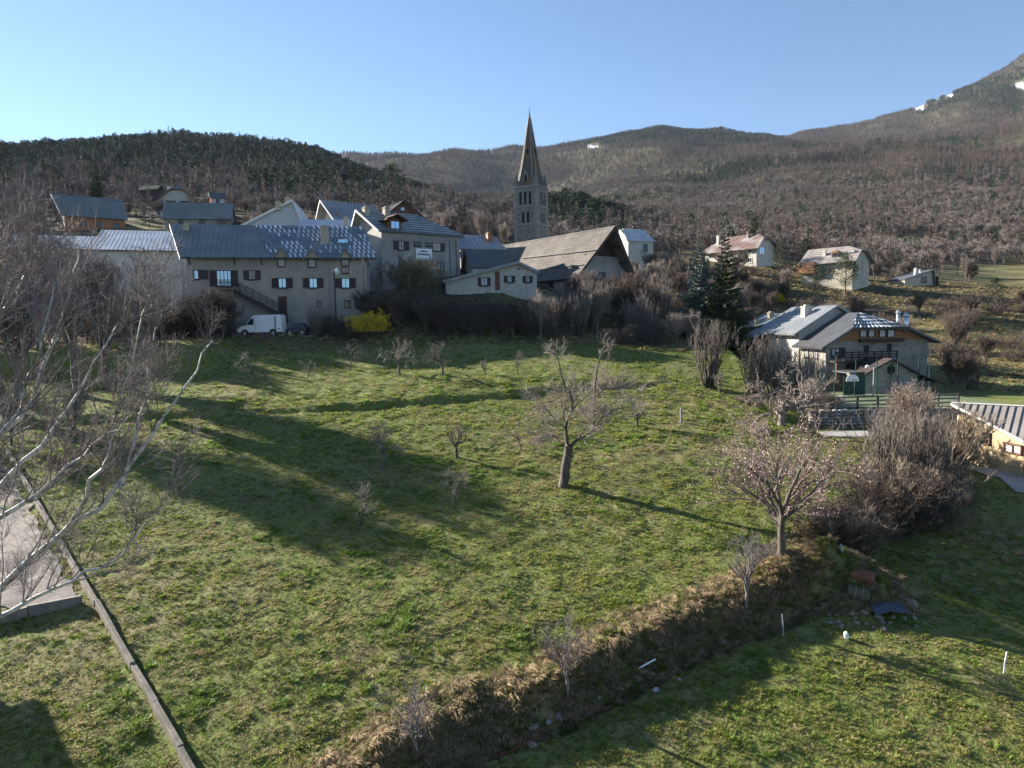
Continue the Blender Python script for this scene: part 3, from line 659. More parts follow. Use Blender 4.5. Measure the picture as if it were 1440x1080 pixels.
# 5 gabled house, its lower neighbour, small red-and-white house, green shed
h = House('hipped_house', 'pinkish house with dark half-hipped roof on the slope above a long blue roof', 228, 205, 15, 11.5, 10, fz(228, 303, 205), 'plaster_cream')
h.roof('v', fz(228, 283, 205), fz(250, 258, 205), ov=1.1, er0=.9, ee0=.9, hip0=(fz(250, 265, 205), 1.5), mat_='metal_dark', verge='wood_brown')
h.chimney(237.5, 272, 263, .7, m='plaster_white')
h.window('front', 3.5, 4.7, 3.0, 4.3, pane='glass_dark', shut='lr'); h.window('front', 7, 8.2, 3.0, 4.3, pane='glass_dark', shut='lr')
h = House('low_house', 'low house with wide blue-grey sheet roof below the half-hipped house', 239, 178, 12, 15.2, 7, fz(239, 320, 178), 'stone_wall')
h.roof('u', fz(239, 304.5, 178), fz(237, 284, 181), ov=.5, er0=.4, mat_='metal_green', seam=.9, verge='trim_white')
h.window('front', 3, 4.4, .8, 2.0, pane='glass_dark'); h.window('front', 8, 9.4, .8, 2.0, pane='glass_dark')
h = House('small_house', 'tiny house with one red wall and one white wall beside the dark hillside trees', 306, 212, 30, 3.6, 3.4, fz(306, 289, 212), 'plaster_white')
h.roof('u', fz(306, 276.5, 212), fz(303, 269, 212), ov=.4, mat_='metal_dark')
mb = MB(); mb.box(-.12, -.02, .05, h.D - .05, 0, fz(306, 276.5, 212) - h.z0); mb.build('red_boarding', 'lamp_red', h.root)
h.window('front', 1.2, 2.2, 1.0, 2.0, pane='glass_dark')
h = House('shed', 'low shed with dark green sheet roof high on the left slope', 208, 232, -10, 6, 3, fz(208, 273, 232), 'wood_dark', 'shed')
h.roof('u', fz(208, 266, 232), fz(208, 262, 234), ov=.3, mat_='mesh_green')
h.door('front', 2.2, 3.3, 0, 1.5)
# 6 tall blue gable with lower roof
h = House('tall_gabled_house', 'tall blue-grey gable with snow-white rake edge and two chimneys behind the dormer house', 337, 108, 8, 9.9, 11, 6.0, 'cladding_blue', base=6)
h.roof('v', fz(337, 321, 108), fz(414, 281, 109.3), zR=fz(427, 318, 110), rf=.86, ov=.3, er0=.35, ee0=.35, mat_='metal_pale', verge='trim_white')
h.chimney(391, 290, 284, .7, m='chimney_cream', k=0); h.chimney(404, 285, 278, .6, k=0)
h.window('front', 5.2, 6.2, 4.0, 5.2, pane='glass')
h = House('pale_roofed_house', 'house with light frosted sheet roof between the tall blue gable and the white chalet', 428, 106, 12, 9.0, 8, 6.0, 'plaster_white', base=6)
h.roof('u', fz(428, 326, 106), fz(428, 307, 109), ov=.3, mat_='frost', seam=.7, th=.2)
h.chimney(487, 322, 306, .6, m='chimney_cream')
h.window('front', 3, 4, 3, 4, pane='glass_dark')
# 7 chalet with sunlit white gable and orange boards
h = House('white_chalet', 'chalet with sunlit white gable, orange timber eaves and blue roof', 485, 130, 40, 8.5, 8.2, fz(485, 335, 130), 'plaster_white', base=4)
h.roof('u', fz(485, 310, 130), fz(470, 282, 133), ov=1.2, er0=2.0, ee0=1.2, mat_='metal_blue', seam=.7, verge='trim_white')
mb = MB(); h.fbox(mb, 'front', .05, 8.4, fz(485, 323, 130) - h.z0, fz(485, 311, 130) - h.z0, .02, .08); mb.build('timber_boarding', 'wood_orange', h.root)
mb = MB(); zz = fz(485, 310, 130) - h.z0; zt = fz(470, 282, 133) - h.z0; mb.prism([(-.05, .1, zz + 1.2), (-.05, 2.2, zz + 1.2), (-.05, 4.1, zt - .5), (-.05, 2.2, zz + 1.9)], (-.06, 0, 0)); mb.build('gable_boarding', 'wood_orange', h.root)
h.window('left', 2.0, 2.7, 1.6, 3.6, pane='glass_dark', frame='wood_brown', mull=0); h.window('left', 5.2, 6.2, 2.2, 3.6, pane='glass_dark', frame='wood_brown')
# 8 chalet with brown gable
h = House('brown_chalet', 'chalet with red-brown boarded gable and grey roof behind the large grey house', 549, 138, 28, 6.6, 9, fz(549, 325, 138), 'wood_brown', base=4)
h.roof('v', fz(549, 300, 138), fz(569, 281, 139), ov=.9, er0=.8, ee0=.8, mat_='roof_grey', seam=.8, verge='wood_dark')
a = h.front(563, 291); b = h.front(569, 297); h.window('front', a[0], b[0], b[1], a[1], pane='glass')
h.chimney(527, 300, 293, .6, k=0)
# 9 large grey house with banner
h = House('grey_house', 'large grey rendered house with a white banner and wooden shutters', 540, 100, 37, 12.9, 9.4, 4.6, 'plaster_grey', base=5)
ze = fz(540, 325, 100) + .25; zr = fz(512, 296, 103.8)
h.roof('u', ze, zr, ov=.35, er0=1.5, ee0=.5, er1=.2, ee1=.5, hip1=(ze + .25, 4.6), mat_='tile_worn', course=.75, seam_w=.12, seam_h=.06, course_m='metal_dark', verge='trim_white', th=.2)
h.chimney(543.5, 305, 292, .8); h.chimney(515, 300, 292, .8)
for (x0, r0, x1, r1, kw) in ((560, 338.5, 568.5, 352, dict(pane='glass_pale', bar=1, shut='lr', sw=.75)), (582, 339.5, 592, 346.5, dict(pane='glass_dark', bar=0)), (608, 341, 620, 353.5, dict(pane='glass_pale', mull=0, shut='r', sw=.7)),
                             (598, 340.5, 606.5, 347, dict(pane='glass_dark')), (600, 367, 609, 374.5, dict(pane='glass_dark')), (614, 367.5, 624.5, 380.5, dict(pane='glass_dark')), (561, 366, 570, 374, dict(pane='glass_dark')), (585, 366.5, 593, 372, dict(pane='glass_dark'))):
    h.wpx('front', x0, r0, x1, r1, **kw)
for x in (632, 641): c = h.front(x, 340); mb = MB(); mb.tube([(c[0], -.08, -1), (c[0], -.08, c[1] + .3)], .06, 6); mb.build('downpipe', 'metal_dark', h.root)
a = h.left(503, 372); h.window('left', a[0], a[0] + .9, a[1] - 1, a[1], pane='glass_dark')
# dormer on the grey roof
k = (zr - ze) / 4.7; zz = ze - h.z0
c, _n = h.onroof(556, 323); cx = c[0]; yb = .25; hw = .95
mb = MB(); mb.prism([(cx - hw, yb, zz - .1), (cx + hw, yb, zz - .1), (cx + hw, yb, zz + 1.45), (cx, yb, zz + 2.0), (cx - hw, yb, zz + 1.45)], (0, 2.6, 0)); d = mb.build('dormer', 'wood_brown', h.root)
mb = MB()
for sg in (-1, 1): mb.prism([(cx, yb - .9, zz + 2.25), (cx + sg * (hw + .75), yb - .9, zz + 1.45), (cx + sg * (hw + .75), yb + 2.4, zz + 1.45), (cx, yb + 2.8, zz + 2.25)], (0, 0, -.12))
mb.build('dormer_roof', 'wood_brown', d)
mb = MB(); mb.box(cx - .6, cx - .04, yb - .06, yb - .01, zz + .3, zz + 1.25); mb.box(cx + .04, cx + .6, yb - .06, yb - .01, zz + .3, zz + 1.25); mb.build('pane', 'glass', d)
h_grey = h
# banner hanging on the wall
a = h.front(584, 349.3); b = h.front(607, 364.5)
bn = thing('banner', 'white banner with two lines of blue script on the grey house wall', 'banner', h.o + h.u * a[0] - h.v * .12 + np.array([0, 0, b[1]]), h.yaw)
bw = b[0] - a[0]; bh = a[1] - b[1]
mb = MB(); mb.box(0, bw, -.03, 0, 0, bh); mb.build('cloth', 'paint_white', bn)
mb = MB(); rg = np.random.default_rng(3)
for (x0, x1, zc) in ((.25, .72, .72), (.1, .9, .42), (.12, .45, .14)):
    for line in range(2 if zc > .3 else 1):
        pts = []; t = x0
        while t < x1:
            pts.append((t * bw, -.045, (zc + .085 * math.sin(t * 75 + line) * (1 if rg.random() > .25 else .3) + .02 * line) * bh)); t += .012
        if zc < .3: pts = [(p_[0], p_[1], zc * bh + .3 * (p_[2] - zc * bh)) for p_ in pts]
        mb.tube(pts, .028 if zc > .3 else .014, 4)
mb.build('script', 'paint_blue', bn)
mb = MB(); mb.tube([(bw * .88, -.03, bh * .14), (bw * .88, -.05, bh * .14)], .16, 12); mb.build('round_logo', 'mesh_green', bn)
# 10 blue roofed house and dark roofed annex
h = House('blue_roofed_house', 'narrow house with pale blue roof wedged between the grey house and the church', 650, 112, 25, 7.5, 6, 4.0, 'plaster_grey', base=4)
h.roof('u', fz(650, 349, 112) + .3, fz(650, 330, 115), ov=.7, er0=.5, er1=-.8, mat_='metal_blue', seam=.8, verge='trim_white')
h.chimney(688, 338, 328, .8, m='wood_orange'); h.window('front', 1.8, 2.8, 3, 4.2, pane='glass_dark')
h = House('dark_roofed_annex', 'low annex under a dark slate-coloured roof beside the church nave', 666, 106, 15, 5.0, 6, 4.0, 'plaster_cream', base=4)
h.roof('u', fz(668, 374, 106), fz(668, 350, 109.5), rf=.6, ov=.3, mat_='metal_dark', seam=.6)
h.window('front', 1, 1.9, 1.0, 2.0, pane='glass_dark')
# 11 small white house
h = House('small_white_house', 'small single-storey white house with a lopsided blue roof in front of the church', 628, 96, 6, 12.3, 7.5, 3.9, 'plaster_cream', base=4)
zl = fz(628, 394, 96); zR = fz(754, 380, 97); zt = fz(728, 368, 97)
h.roof('v', zl, zt, zR=zR, rf=.79, ov=.35, er0=.7, ee0=.5, mat_='metal_blue', seam=.6, verge='metal_blue', th=.15)
h.wpx('front', 676, 390, 686, 402, pane='curtain', shut='lr', sw=.38); h.wpx('front', 713, 388, 720, 397.5, pane='curtain', shut='lr', sw=.42); h.wpx('front', 739, 388, 745, 397.5, pane='curtain', shut='lr', sw=.38)
a = h.front(697, 383); b = h.front(702, 408); h.door('front', a[0], b[0], b[1], a[1], 'wood_brown')
mb = MB(); c = h.front(729, 378); h.fbox(mb, 'front', c[0] - .12, c[0] + .12, c[1] - .12, c[1] + .12, -.04, .03); mb.build('vent', 'void', h.root)
# 12 church nave
yw = 35.8
axx = Xr(865.5, 317, 108); ca, sa = math.cos(math.radians(yw)), math.sin(math.radians(yw)); er = 3.0
W = 11.2; ax, ay = axx - er * sa - ca * W / 2, 108 + er * ca - sa * W / 2
pxA = 720 + ax / ay * 1000
h = House('church', 'long church nave with steep brown shingle roof and deep open gable overhang', pxA, ay, yw, W, 27, 2.0, 'plaster_grey', 'church', base=4)
h.o[0] = ax; h.root.location = h.o
zr = fz(865.5, 317, 108)
h.roof('v', zr - 6.9, zr, ov=.7, er0=er, ee0=1.2, er1=.3, ee1=.3, mat_='shingle', th=.35, verge='wood_dark')
for (x0, r0, x1, r1) in ((735, 364, 838.5, 352.5), (775, 377.5, 821, 373)):
    a, n = h.onroof(x0, r0); b, _ = h.onroof(x1, r1); mb = MB(); mb.tube([a + n * .15, b + n * .15], .09, 5); mb.build('snow_guard', 'metal_dark', h.root)
w0, n = h.planes[0]
mb = MB()
for i in range(1, 17):
    f = i / 17.0; a = w0[0] + (w0[1] - w0[0]) * f; b = w0[3] + (w0[2] - w0[3]) * f
    dn = (w0[0] - w0[1]); dn = dn / np.linalg.norm(dn) * .1
    mb.hexa([a - n * .02, b - n * .02, b + dn - n * .02, a + dn - n * .02], [a + n * .015, b + n * .015, b + dn + n * .022, a + dn + n * .022])
mb.build('shingle_courses', 'shingle', h.root, kind='stuff')
mb = MB()
for i in range(7):   # brackets and purlins under the deep gable overhang
    f = i / 6; t = f * W; z = zr - h.z0 - abs(t - W / 2) / (W / 2) * 6.9 - .75
    ext = 1.2 + (er - 1.2) * (1 - abs(2 * f - 1)); mb.box(t - .12, t + .12, -ext + .2, .2, z, z + .25)
mb.build('purlins', 'wood_dark', h.root)
mb = MB(); mb.prism([(W * .18, -.06, zr - h.z0 - 4.3), (W * .82, -.06, zr - h.z0 - 4.3), (W / 2, -.06, zr - h.z0 - .6)], (0, .1, 0)); mb.build('gable_boarding', 'wood_dark', h.root)
h.window('front', W / 2 - .6, W / 2 + .6, 3.5, 5.6, pane='glass_dark', mull=1, bar=2)
for q in (5, 11, 17, 22): h.window('left', q, q + 1.1, 2.0, 4.6, pane='glass_dark', mull=0, bar=2)
# 13 bell tower
Yt = 150.0; yaw = 63.0; S_ = 5.4
zb = 2.0; zq = fz(747, 263, Yt + 2)
tw = House('bell_tower', 'tall stone church bell tower with paired arches and a pointed stone spire', 758, Yt, yaw, S_, S_, zb, 'stone_tower', 'tower')
H_ = zq - zb; rows = [fz(747, 291, Yt + 2) - zb, fz(747, 316, Yt + 2) - zb]
mb = MB(); mb.box(0, S_, 0, S_, -3, H_)
tw.wall = mb.build('shaft', 'stone_tower', tw.root)
for i, z in enumerate(rows + [H_]):
    mb = MB(); mb.box(-.16, S_ + .16, -.16, S_ + .16, z - .14, z + .16)
    mb.build('cornice', 'quoin', tw.root)
    for k in range(9):
        if i == 2: break
for face in ('front', 'left'):
    zz = H_ - .3; q = 0
    mb = MB(); z = 0.5
    while z < H_ - .6:
        L_ = .75 if q % 2 else .45
        for a0, a1 in ((0, L_), (S_ - L_, S_)): tw.fbox(mb, face, a0, a1, z, z + .44, -.02, .035)
        z += .5; q += 1
    mb.build('quoins', 'quoin', tw.root, kind='stuff')
def arch(face, c, z0, z1, w_):
    o, A, N = tw.fr(face); mb = MB(); Z = np.array([0, 0, 1.]); pts = []
    pts = [(c - w_ / 2, z0), (c + w_ / 2, z0), (c + w_ / 2, z1 - w_ / 2)] + [(c + w_ / 2 * math.cos(t), z1 - w_ / 2 + w_ / 2 * math.sin(t)) for t in np.linspace(.3, math.pi - .3, 6)] + [(c - w_ / 2, z1 - w_ / 2)]
    mb.prism([o + A * x + Z * z + N * .012 for x, z in pts], -N * .3); a = mb.build('arched_opening', 'void', tw.root)
    mb = MB()
    for sg in (-1, 1): tw.fbox(mb, face, c + sg * (w_ / 2 + .06) - .06, c + sg * (w_ / 2 + .06) + .06, z0, z1 - w_ / 2, .0, .09)
    ring = [(c + (w_ / 2 + d_) * math.cos(t), z1 - w_ / 2 + (w_ / 2 + d_) * math.sin(t)) for d_ in (0, .14) for t in np.linspace(0, math.pi, 7)]
    for k in range(6): mb.prism([o + A * ring[j][0] + Z * ring[j][1] + N * .0 for j in (k, k + 1, 8 + k, 7 + k)], N * .09)
    mb.build('arch_surround', 'quoin', a)
for face in ('front', 'left'):
    up0, up1 = rows[0] + .45, H_ - 1.0; lo0, lo1 = rows[1] + .35, rows[0] - 1.1
    for c in (-1.1, 0, 1.1): arch(face, S_ / 2 + c, up0, up1, .62)
    for c in (-.55, .55): arch(face, S_ / 2 + c, lo0, lo1, .7)
# spire: square pyramid with chamfered corners, four corner pinnacles, gabled lucarnes
zt = fz(744, 160, Yt + 3) - zb; c0 = S_ / 2; mb = MB(); V = []; base = 2.5; ch = .9
ring = [(-base + ch, -base), (base - ch, -base), (base, -base + ch), (base, base - ch), (base - ch, base), (-base + ch, base), (-base, base - ch), (-base, -base + ch)]
nl = 12
for i in range(nl + 1):
    f = i / nl; sc = (1 - f) * (1 - .10 * math.sin(math.pi * f)) + .018
    for (x, y) in ring: V.append((c0 + x * sc, c0 + y * sc, H_ + .17 + (zt - H_) * f))
F = [(i * 8 + k, i * 8 + (k + 1) % 8, (i + 1) * 8 + (k + 1) % 8, (i + 1) * 8 + k) for i in range(nl) for k in range(8)] + [tuple(nl * 8 + k for k in range(8))]
mb.add(V, F); sp = mb.build('spire', 'spire_stone', tw.root)
mb = MB()
for k in range(8):
    mb.tube([V[i * 8 + k] for i in range(nl + 1)], [.10] * nl + [.05], 4)
mb.build('spire_ribs', 'quoin', sp)
mb = MB(); mb.tube([(c0, c0, zt), (c0, c0, zt + 1.5)], .05, 5); mb.tube([(c0 - .35, c0, zt + 1.05), (c0 + .35, c0, zt + 1.05)], .045, 5); mb.tube([(c0, c0, zt + .1), (c0, c0, zt + .25), (c0, c0, zt + .4)], [.05, .22, .05], 8); mb.build('cross', 'metal_dark', sp)
for (x, y) in ((.42, .42), (S_ - .42, .42), (S_ - .42, S_ - .42), (.42, S_ - .42)):
    mb = MB(); mb.box(x - .4, x + .4, y - .4, y + .4, H_ + .16, H_ + .9)
    mb.add([(x - .46, y - .46, H_ + .9), (x + .46, y - .46, H_ + .9), (x + .46, y + .46, H_ + .9), (x - .46, y + .46, H_ + .9), (x, y, H_ + 3.4)], [(0, 1, 4), (1, 2, 4), (2, 3, 4), (3, 0, 4), (3, 2, 1, 0)])
    mb.build('pinnacle', 'stone_tower', tw.root)
for face in ('front', 'left', 'right'):
    o, A, N = tw.fr(face); Z = np.array([0, 0, 1.]); c = S_ / 2; mb = MB(); o2 = o - N * .35
    mb.prism([o2 + A * (c - .6) + Z * (H_ + .17), o2 + A * (c + .6) + Z * (H_ + .17), o2 + A * (c + .6) + Z * (H_ + 2.1), o2 + A * c + Z * (H_ + 3.6), o2 + A * (c - .6) + Z * (H_ + 2.1)], -N * 1.3)
    l_ = mb.build('lucarne', 'stone_tower', tw.root)
    mb = MB(); mb.prism([o2 + A * (c - .28) + Z * (H_ + .3) + N * .02, o2 + A * (c + .28) + Z * (H_ + .3) + N * .02, o2 + A * (c + .28) + Z * (H_ + 2.2) + N * .02, o2 + A * c + Z * (H_ + 2.7) + N * .02, o2 + A * (c - .28) + Z * (H_ + 2.2) + N * .02], -N * .1); mb.build('arched_opening', 'void', l_)
    if face != 'right':
        zf = .47; zc_ = H_ + (zt - H_) * zf; sc = (1 - zf) * .9; mb = MB(); oo = o - N * (c0 - base * sc - .12)
        mb.prism([oo + A * (c - .28) + Z * (zc_ - .6), oo + A * (c + .28) + Z * (zc_ - .6), oo + A * (c + .28) + Z * (zc_ + .5), oo + A * c + Z * (zc_ + .9), oo + A * (c - .28) + Z * (zc_ + .5)], -N * .5); mb.build('spire_window', 'void', sp)
# 14 white roofed house right of the church
h = House('tin_roofed_house', 'small house with bright white tin roof behind bare trees right of the church', 884, 150, 20, 6.0, 7, fz(884, 366, 150), 'plaster_cream', base=4)
h.roof('u', fz(884, 337, 150), fz(884, 321, 153), ov=.3, er0=-.6, er1=-1.0, mat_='metal_pale', seam=.8)
h.window('left', 2, 3, 2, 3.4, pane='glass_dark'); h.window('front', 3.6, 4.6, 2, 3.4, pane='glass_dark')
# 15 rust roofed house
h = House('rust_roofed_house', 'long cream house under a red-rusted hipped tin roof on the far slope', 1063, 165, 35, 6.6, 14.8, fz(1063, 371, 165), 'plaster_cream', base=4)
h.roof('v', fz(1063, 344, 165), fz(1058, 327, 167), ov=1.0, er0=.6, ee0=1.2, hip0=(fz(1058, 335, 166), 2.2), hip1=(fz(1000, 350, 177), 4), mat_='metal_rust', seam=1.0, th=.25)
for q in (1.2, 4.2, 7.4, 10.5): h.window('left', q, q + 1.1, 2.6, 3.8, pane='glass_dark', frame='trim_white'); h.window('left', q, q + 1.1, .4, 1.5, pane='glass_dark', frame='trim_white')
h.window('front', 1, 3, 2.3, 3.9, pane='glass', frame='trim_white')
h.chimney(1010, 343, 332, .6, m='plaster_white'); h.chimney(1052, 334, 326, .6, m='metal_rust')
# 16 stone house with timber balcony
h = House('balcony_stone_house', 'sunlit stone house with orange timber balcony at its left end, on the right hillside', 1197.5, 140, 41, 7.6, 10.3, fz(1197, 402, 140), 'stone_light', base=4)
zz = fz(1197, 363, 140); zt = fz(1196, 345, 143)
h.roof('v', zz, zt, ov=.9, er0=.6, ee0=1.0, hip0=(fz(1196, 352, 142), 2.4), mat_='roof_grey', course=.8, seam_w=.1, course_m='steel_dull', th=.25)
# timber bay and balcony at the far end of the lit wall
mb = MB(); h.fbox(mb, 'left', 7.2, 10.2, zz - h.z0 - 2.0, zz - h.z0 - .15, .03, .9); mb.build('timber_bay', 'wood_brown', h.root)
mb = MB(); h.fbox(mb, 'left', 7.0, 10.6, zz - h.z0 - 2.3, zz - h.z0 - 1.3, .92, 1.0); h.fbox(mb, 'left', 7.0, 10.6, zz - h.z0 - 2.4, zz - h.z0 - 2.25, .03, 1.0); mb.build('balcony', 'wood_orange', h.root)
mb = MB(); h.fbox(mb, 'left', 10.3, 10.5, zz - h.z0 - 2.4, zz - h.z0 - .2, .8, 1.0); mb.build('balcony_post', 'wood_orange', h.root)
a = h.left(1172, 377); b = h.left(1165.5, 384); h.window('left', a[0], b[0], b[1], a[1], pane='glass_dark', frame='wood_orange')
a = h.right(1200, 365); h.window('front', .7, 1.4, zz - h.z0 - 1.4, zz - h.z0 - .5, pane='glass_dark')
c = 4.4; mb = MB(); mb.tube([(c, -.1, 0), (c, -.1, zz - h.z0)], .07, 6); mb.build('downpipe', 'trim_white', h.root)
h.chimney(1159.5, 359, 353, .6, m='plaster_white')
p, n = h.onroof(1174, 361); mb = MB(); mb.prism([p + (-.1, -.7, -.3), p + (-.1, .7, -.3), p + (-.1, .7, .9), p + (-.1, 0, 1.3), p + (-.1, -.7, .9)], (1.6, 0, 0)); d = mb.build('dormer', 'wood_orange', h.root)
mb = MB(); mb.box(p[0] - .16, p[0] - .11, p[1] - .45, p[1] + .45, p[2] - .1, p[2] + .8); mb.build('pane', 'glass_dark', d)
p, n = h.onroof(1199, 354); mb = MB(); mb.box(p[0] - .5, p[0] + .5, p[1] - .5, p[1] + .5, p[2] - .1, p[2] + .25); mb.build('skylight', 'curtain', h.root)
# 17 small mono-pitch stone house
h = House('mono_pitch_house', 'small pale stone house with mono-pitch roof and white flue among bushes on the right', 1271, 150, 12, 7.0, 4.5, fz(1271, 412, 150), 'stone_light', base=4)
h.roof('v', fz(1271, 392, 150), fz(1316, 379, 151.5), rf=.97, ov=.3, mat_='metal_dark', th=.15)
h.wpx('front', 1295.5, 389, 1303, 397, pane='glass_dark'); h.chimney(1288, 386, 377, .8, m='plaster_white', round_=True); h.chimney(1294, 383, 378, .4, m='steel', round_=True)
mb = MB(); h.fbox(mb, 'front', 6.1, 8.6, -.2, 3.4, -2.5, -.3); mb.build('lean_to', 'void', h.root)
# 18 right cluster: dark barn, white house, stone and timber house, garage
h = House('weathered_barn', 'old barn with frosted grey tin roof and dark front, leftmost of the lower right cluster', 1063, 86, 8, 11, 8, -4.6, 'wood_dark', 'barn', base=4)
h.roof('v', fz(1062, 471, 86), fz(1122, 440, 87), ov=.4, er0=.6, ee0=.6, er1=.5, ee1=.8, mat_='metal_barn', seam=.8, th=.2)
h.chimney(1084, 446, 439, .6); h.chimney(1064, 456, 450, .5)
h.window('front', 1.3, 4.6, -.6, .7, pane='curtain', frame='wood_dark', mull=4); h.window('front', 1.3, 4.6, -1.9, -.9, pane='glass_dark', frame='wood_dark', mull=3)
h = House('white_gabled_house', 'white-plastered gabled house with blue tin roof in the middle of the lower right cluster', 1124, 79, 6, 8.3, 9, -5.0, 'plaster_white', base=4)
h.roof('v', fz(1124, 461, 79), fz(1176, 429, 79.5), ov=1.1, er0=.7, ee0=1.0, er1=.6, ee1=.6, mat_='metal_blue', seam=.7, th=.2)
h.chimney(1134, 443, 430, .9, m='plaster_cream', k=0)
mb = MB(); h.fbox(mb, 'left', .0, 2.0, fz(1124, 468, 79) + 5.0, fz(1124, 463, 79) + 5.0, .01, .06); mb.build('brick_band', 'wood_orange', h.root)
h.window('front', 1.2, 2.1, 1.0, 2.2, pane='glass_dark')
h = House('timber_gabled_house', 'large stone house with timber-clad half-hipped gable, rightmost of the lower right cluster', 1162, 73, 3, 10.8, 5.6, -7.5, 'stone_wall', base=3)
zl = fz(1162, 481, 73); zt = fz(1222, 439, 73.5); zh = fz(1222, 461, 73.3)
h.roof('v', zl, zt, zR=zl + .25, rf=.44, ov=.9, er0=.9, ee0=.9, hip0=(zh, 2.6), er1=.4, ee1=.4, mat_='metal_dark', seam=.7, th=.22)
w_, n = h.planes[2]
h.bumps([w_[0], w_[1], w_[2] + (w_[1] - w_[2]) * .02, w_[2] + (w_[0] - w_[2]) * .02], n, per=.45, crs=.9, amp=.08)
gz0 = h.front(1163, 480)[1]; top = h.front(1200, 462.5)[1]
mb = MB(); xa, xb = .0, h.W; pts = [(xa + .15, gz0), (xb - .1, gz0)]
nb = 9
for i in range(nb):   # boards of the gable cladding
    z0_ = gz0 + (top - gz0) * i / nb; z1_ = gz0 + (top - gz0) * (i + 1) / nb - .02; f = (i + .9) / nb
    x0_ = .1 + 2.5 * f; x1_ = h.W - .1 - 3.0 * f; mb.box(x0_, x1_, -.09 - .015 * (i % 2), -.005, z0_, z1_)
mb.build('cladding_boards', 'wood_orange', h.root, kind='stuff')
for (x0, x1) in ((1208, 1218), (1219.5, 1229), (1235, 1244.5), (1246.5, 1257)):
    a = h.front(x0, 463.5); b = h.front(x1, 474); 
    mb = MB()
    for q in ((a[0], b[0], a[1] - .07, a[1]), (a[0], b[0], b[1], b[1] + .07), (a[0], a[0] + .07, b[1], a[1]), (b[0] - .07, b[0], b[1], a[1])): h.fbox(mb, 'front', q[0], q[1], q[2], q[3], .1, .22)
    wo = mb.build('window', 'wood_dark', h.root); mb = MB(); h.fbox(mb, 'front', a[0] + .02, b[0] - .02, b[1] + .02, a[1] - .02, .1, .15); mb.build('pane', 'curtain', wo)
a = h.front(1206, 476); b = h.front(1266, 480)
mb = MB(); h.fbox(mb, 'front', a[0], b[0], b[1], a[1] - .05, .12, .7); mb.build('window_ledge', 'wood_dark', h.root)
h.wpx('front', 1215, 485.5, 1221, 494.5, pane='glass_dark', mull=0); h.wpx('front', 1247.5, 483.5, 1253, 493.5, pane='glass_dark', mull=0)
a = h.front(1169, 490); b = h.front(1180, 501); h.window('front', a[0], b[0], b[1], a[1], pane='curtain', mull=1); a = h.front(1181, 490); b = h.front(1187, 503); h.door('front', a[0], b[0], b[1], a[1])
a = h.front(1164, 497); b = h.front(1250, 505)
mb = MB(); mb.box(a[0] + .1, b[0], -1.5, -.1, b[1] - .15, b[1]); bal = mb.build('balcony', 'wood_dark', h.root)
mb = MB()
for q in (.3, .55, .8): mb.box(a[0] + .1, b[0], -1.5, -1.44, b[1] + q, b[1] + q + .12)
for i in range(9): x = a[0] + .15 + (b[0] - a[0] - .2) * i / 8; mb.box(x - .05, x + .05, -1.56, -1.44, b[1], b[1] + .95)
mb.build('railing', 'wood_dark', bal)
for i in range(4): x = a[0] + .25 + (b[0] - a[0] - .4) * i / 3; mb = MB(); mb.box(x - .09, x + .09, -1.5, -1.32, -.5, b[1] - .15); mb.build('balcony_post', 'wood_brown', bal)
mb = MB(); a = h.front(1190, 512); mb.box(a[0], a[0] + 2.6, -.05, .02, 0, a[1]); mb.build('garage_opening', 'void', h.root)
h.chimney(1263, 456, 436, .38, m='steel', k=1, round_=True); h.chimney(1274, 460, 440, .5, m='steel', k=1, round_=True)
c = h.front(1307, 480); mb = MB(); mb.tube([(c[0], -.1, 0), (c[0], -.1, c[1])], .06, 6); mb.build('downpipe', 'trim_white', h.root)
for q in (1.6, 3.6): h.window('left', q, q + .9, 3.2, 4.3, pane='curtain')
h = House('stone_garage', 'low stone outbuilding with round gable opening standing in front of the timber-gabled house', 1218, 68.5, 2, 5.2, 3.6, -7.5, 'stone_wall', 'garage', base=2)
h.roof('v', fz(1218, 524, 68.5), fz(1253, 504, 68.5), zR=fz(1292, 525, 68.5), rf=.48, ov=.15, er0=.4, ee0=.4, mat_='wood_dark', th=.14)
mb = MB(); a = h.front(1253, 520); mb.tube([(a[0], -.03, a[1]), (a[0], .1, a[1])], .42, 14); mb.build('round_opening', 'void', h.root)
mb = MB(); zz = fz(1292, 525, 68.5) - h.z0; mb.prism([(5.3, -.4, zz - .05), (6.9, -.4, zz - .75), (6.9, 3.6, zz - .75), (5.3, 3.6, zz - .05)], (0, 0, -.12)); mb.build('carport_roof', 'wood_dark', h.root)
for y in (-.2, 3.3): mb = MB(); mb.box(6.6, 6.75, y, y + .15, -.3, zz - .75); mb.build('carport_post', 'wood_brown', h.root)
mb = MB(); a = h.front(1195, 524); mb.prism([(a[0], 0, a[1]), (.0, 0, zz + .25), (0, 3.4, zz + .25), (a[0], 3.4, a[1])], (0, 0, -.12)); mb.build('side_roof', 'metal_dark', h.root)
mb = MB(); mb.tube([(2.55, -.1, 0), (2.55, -.1, zz + 1)], .045, 6); mb.build('downpipe', 'metal_dark', h.root)
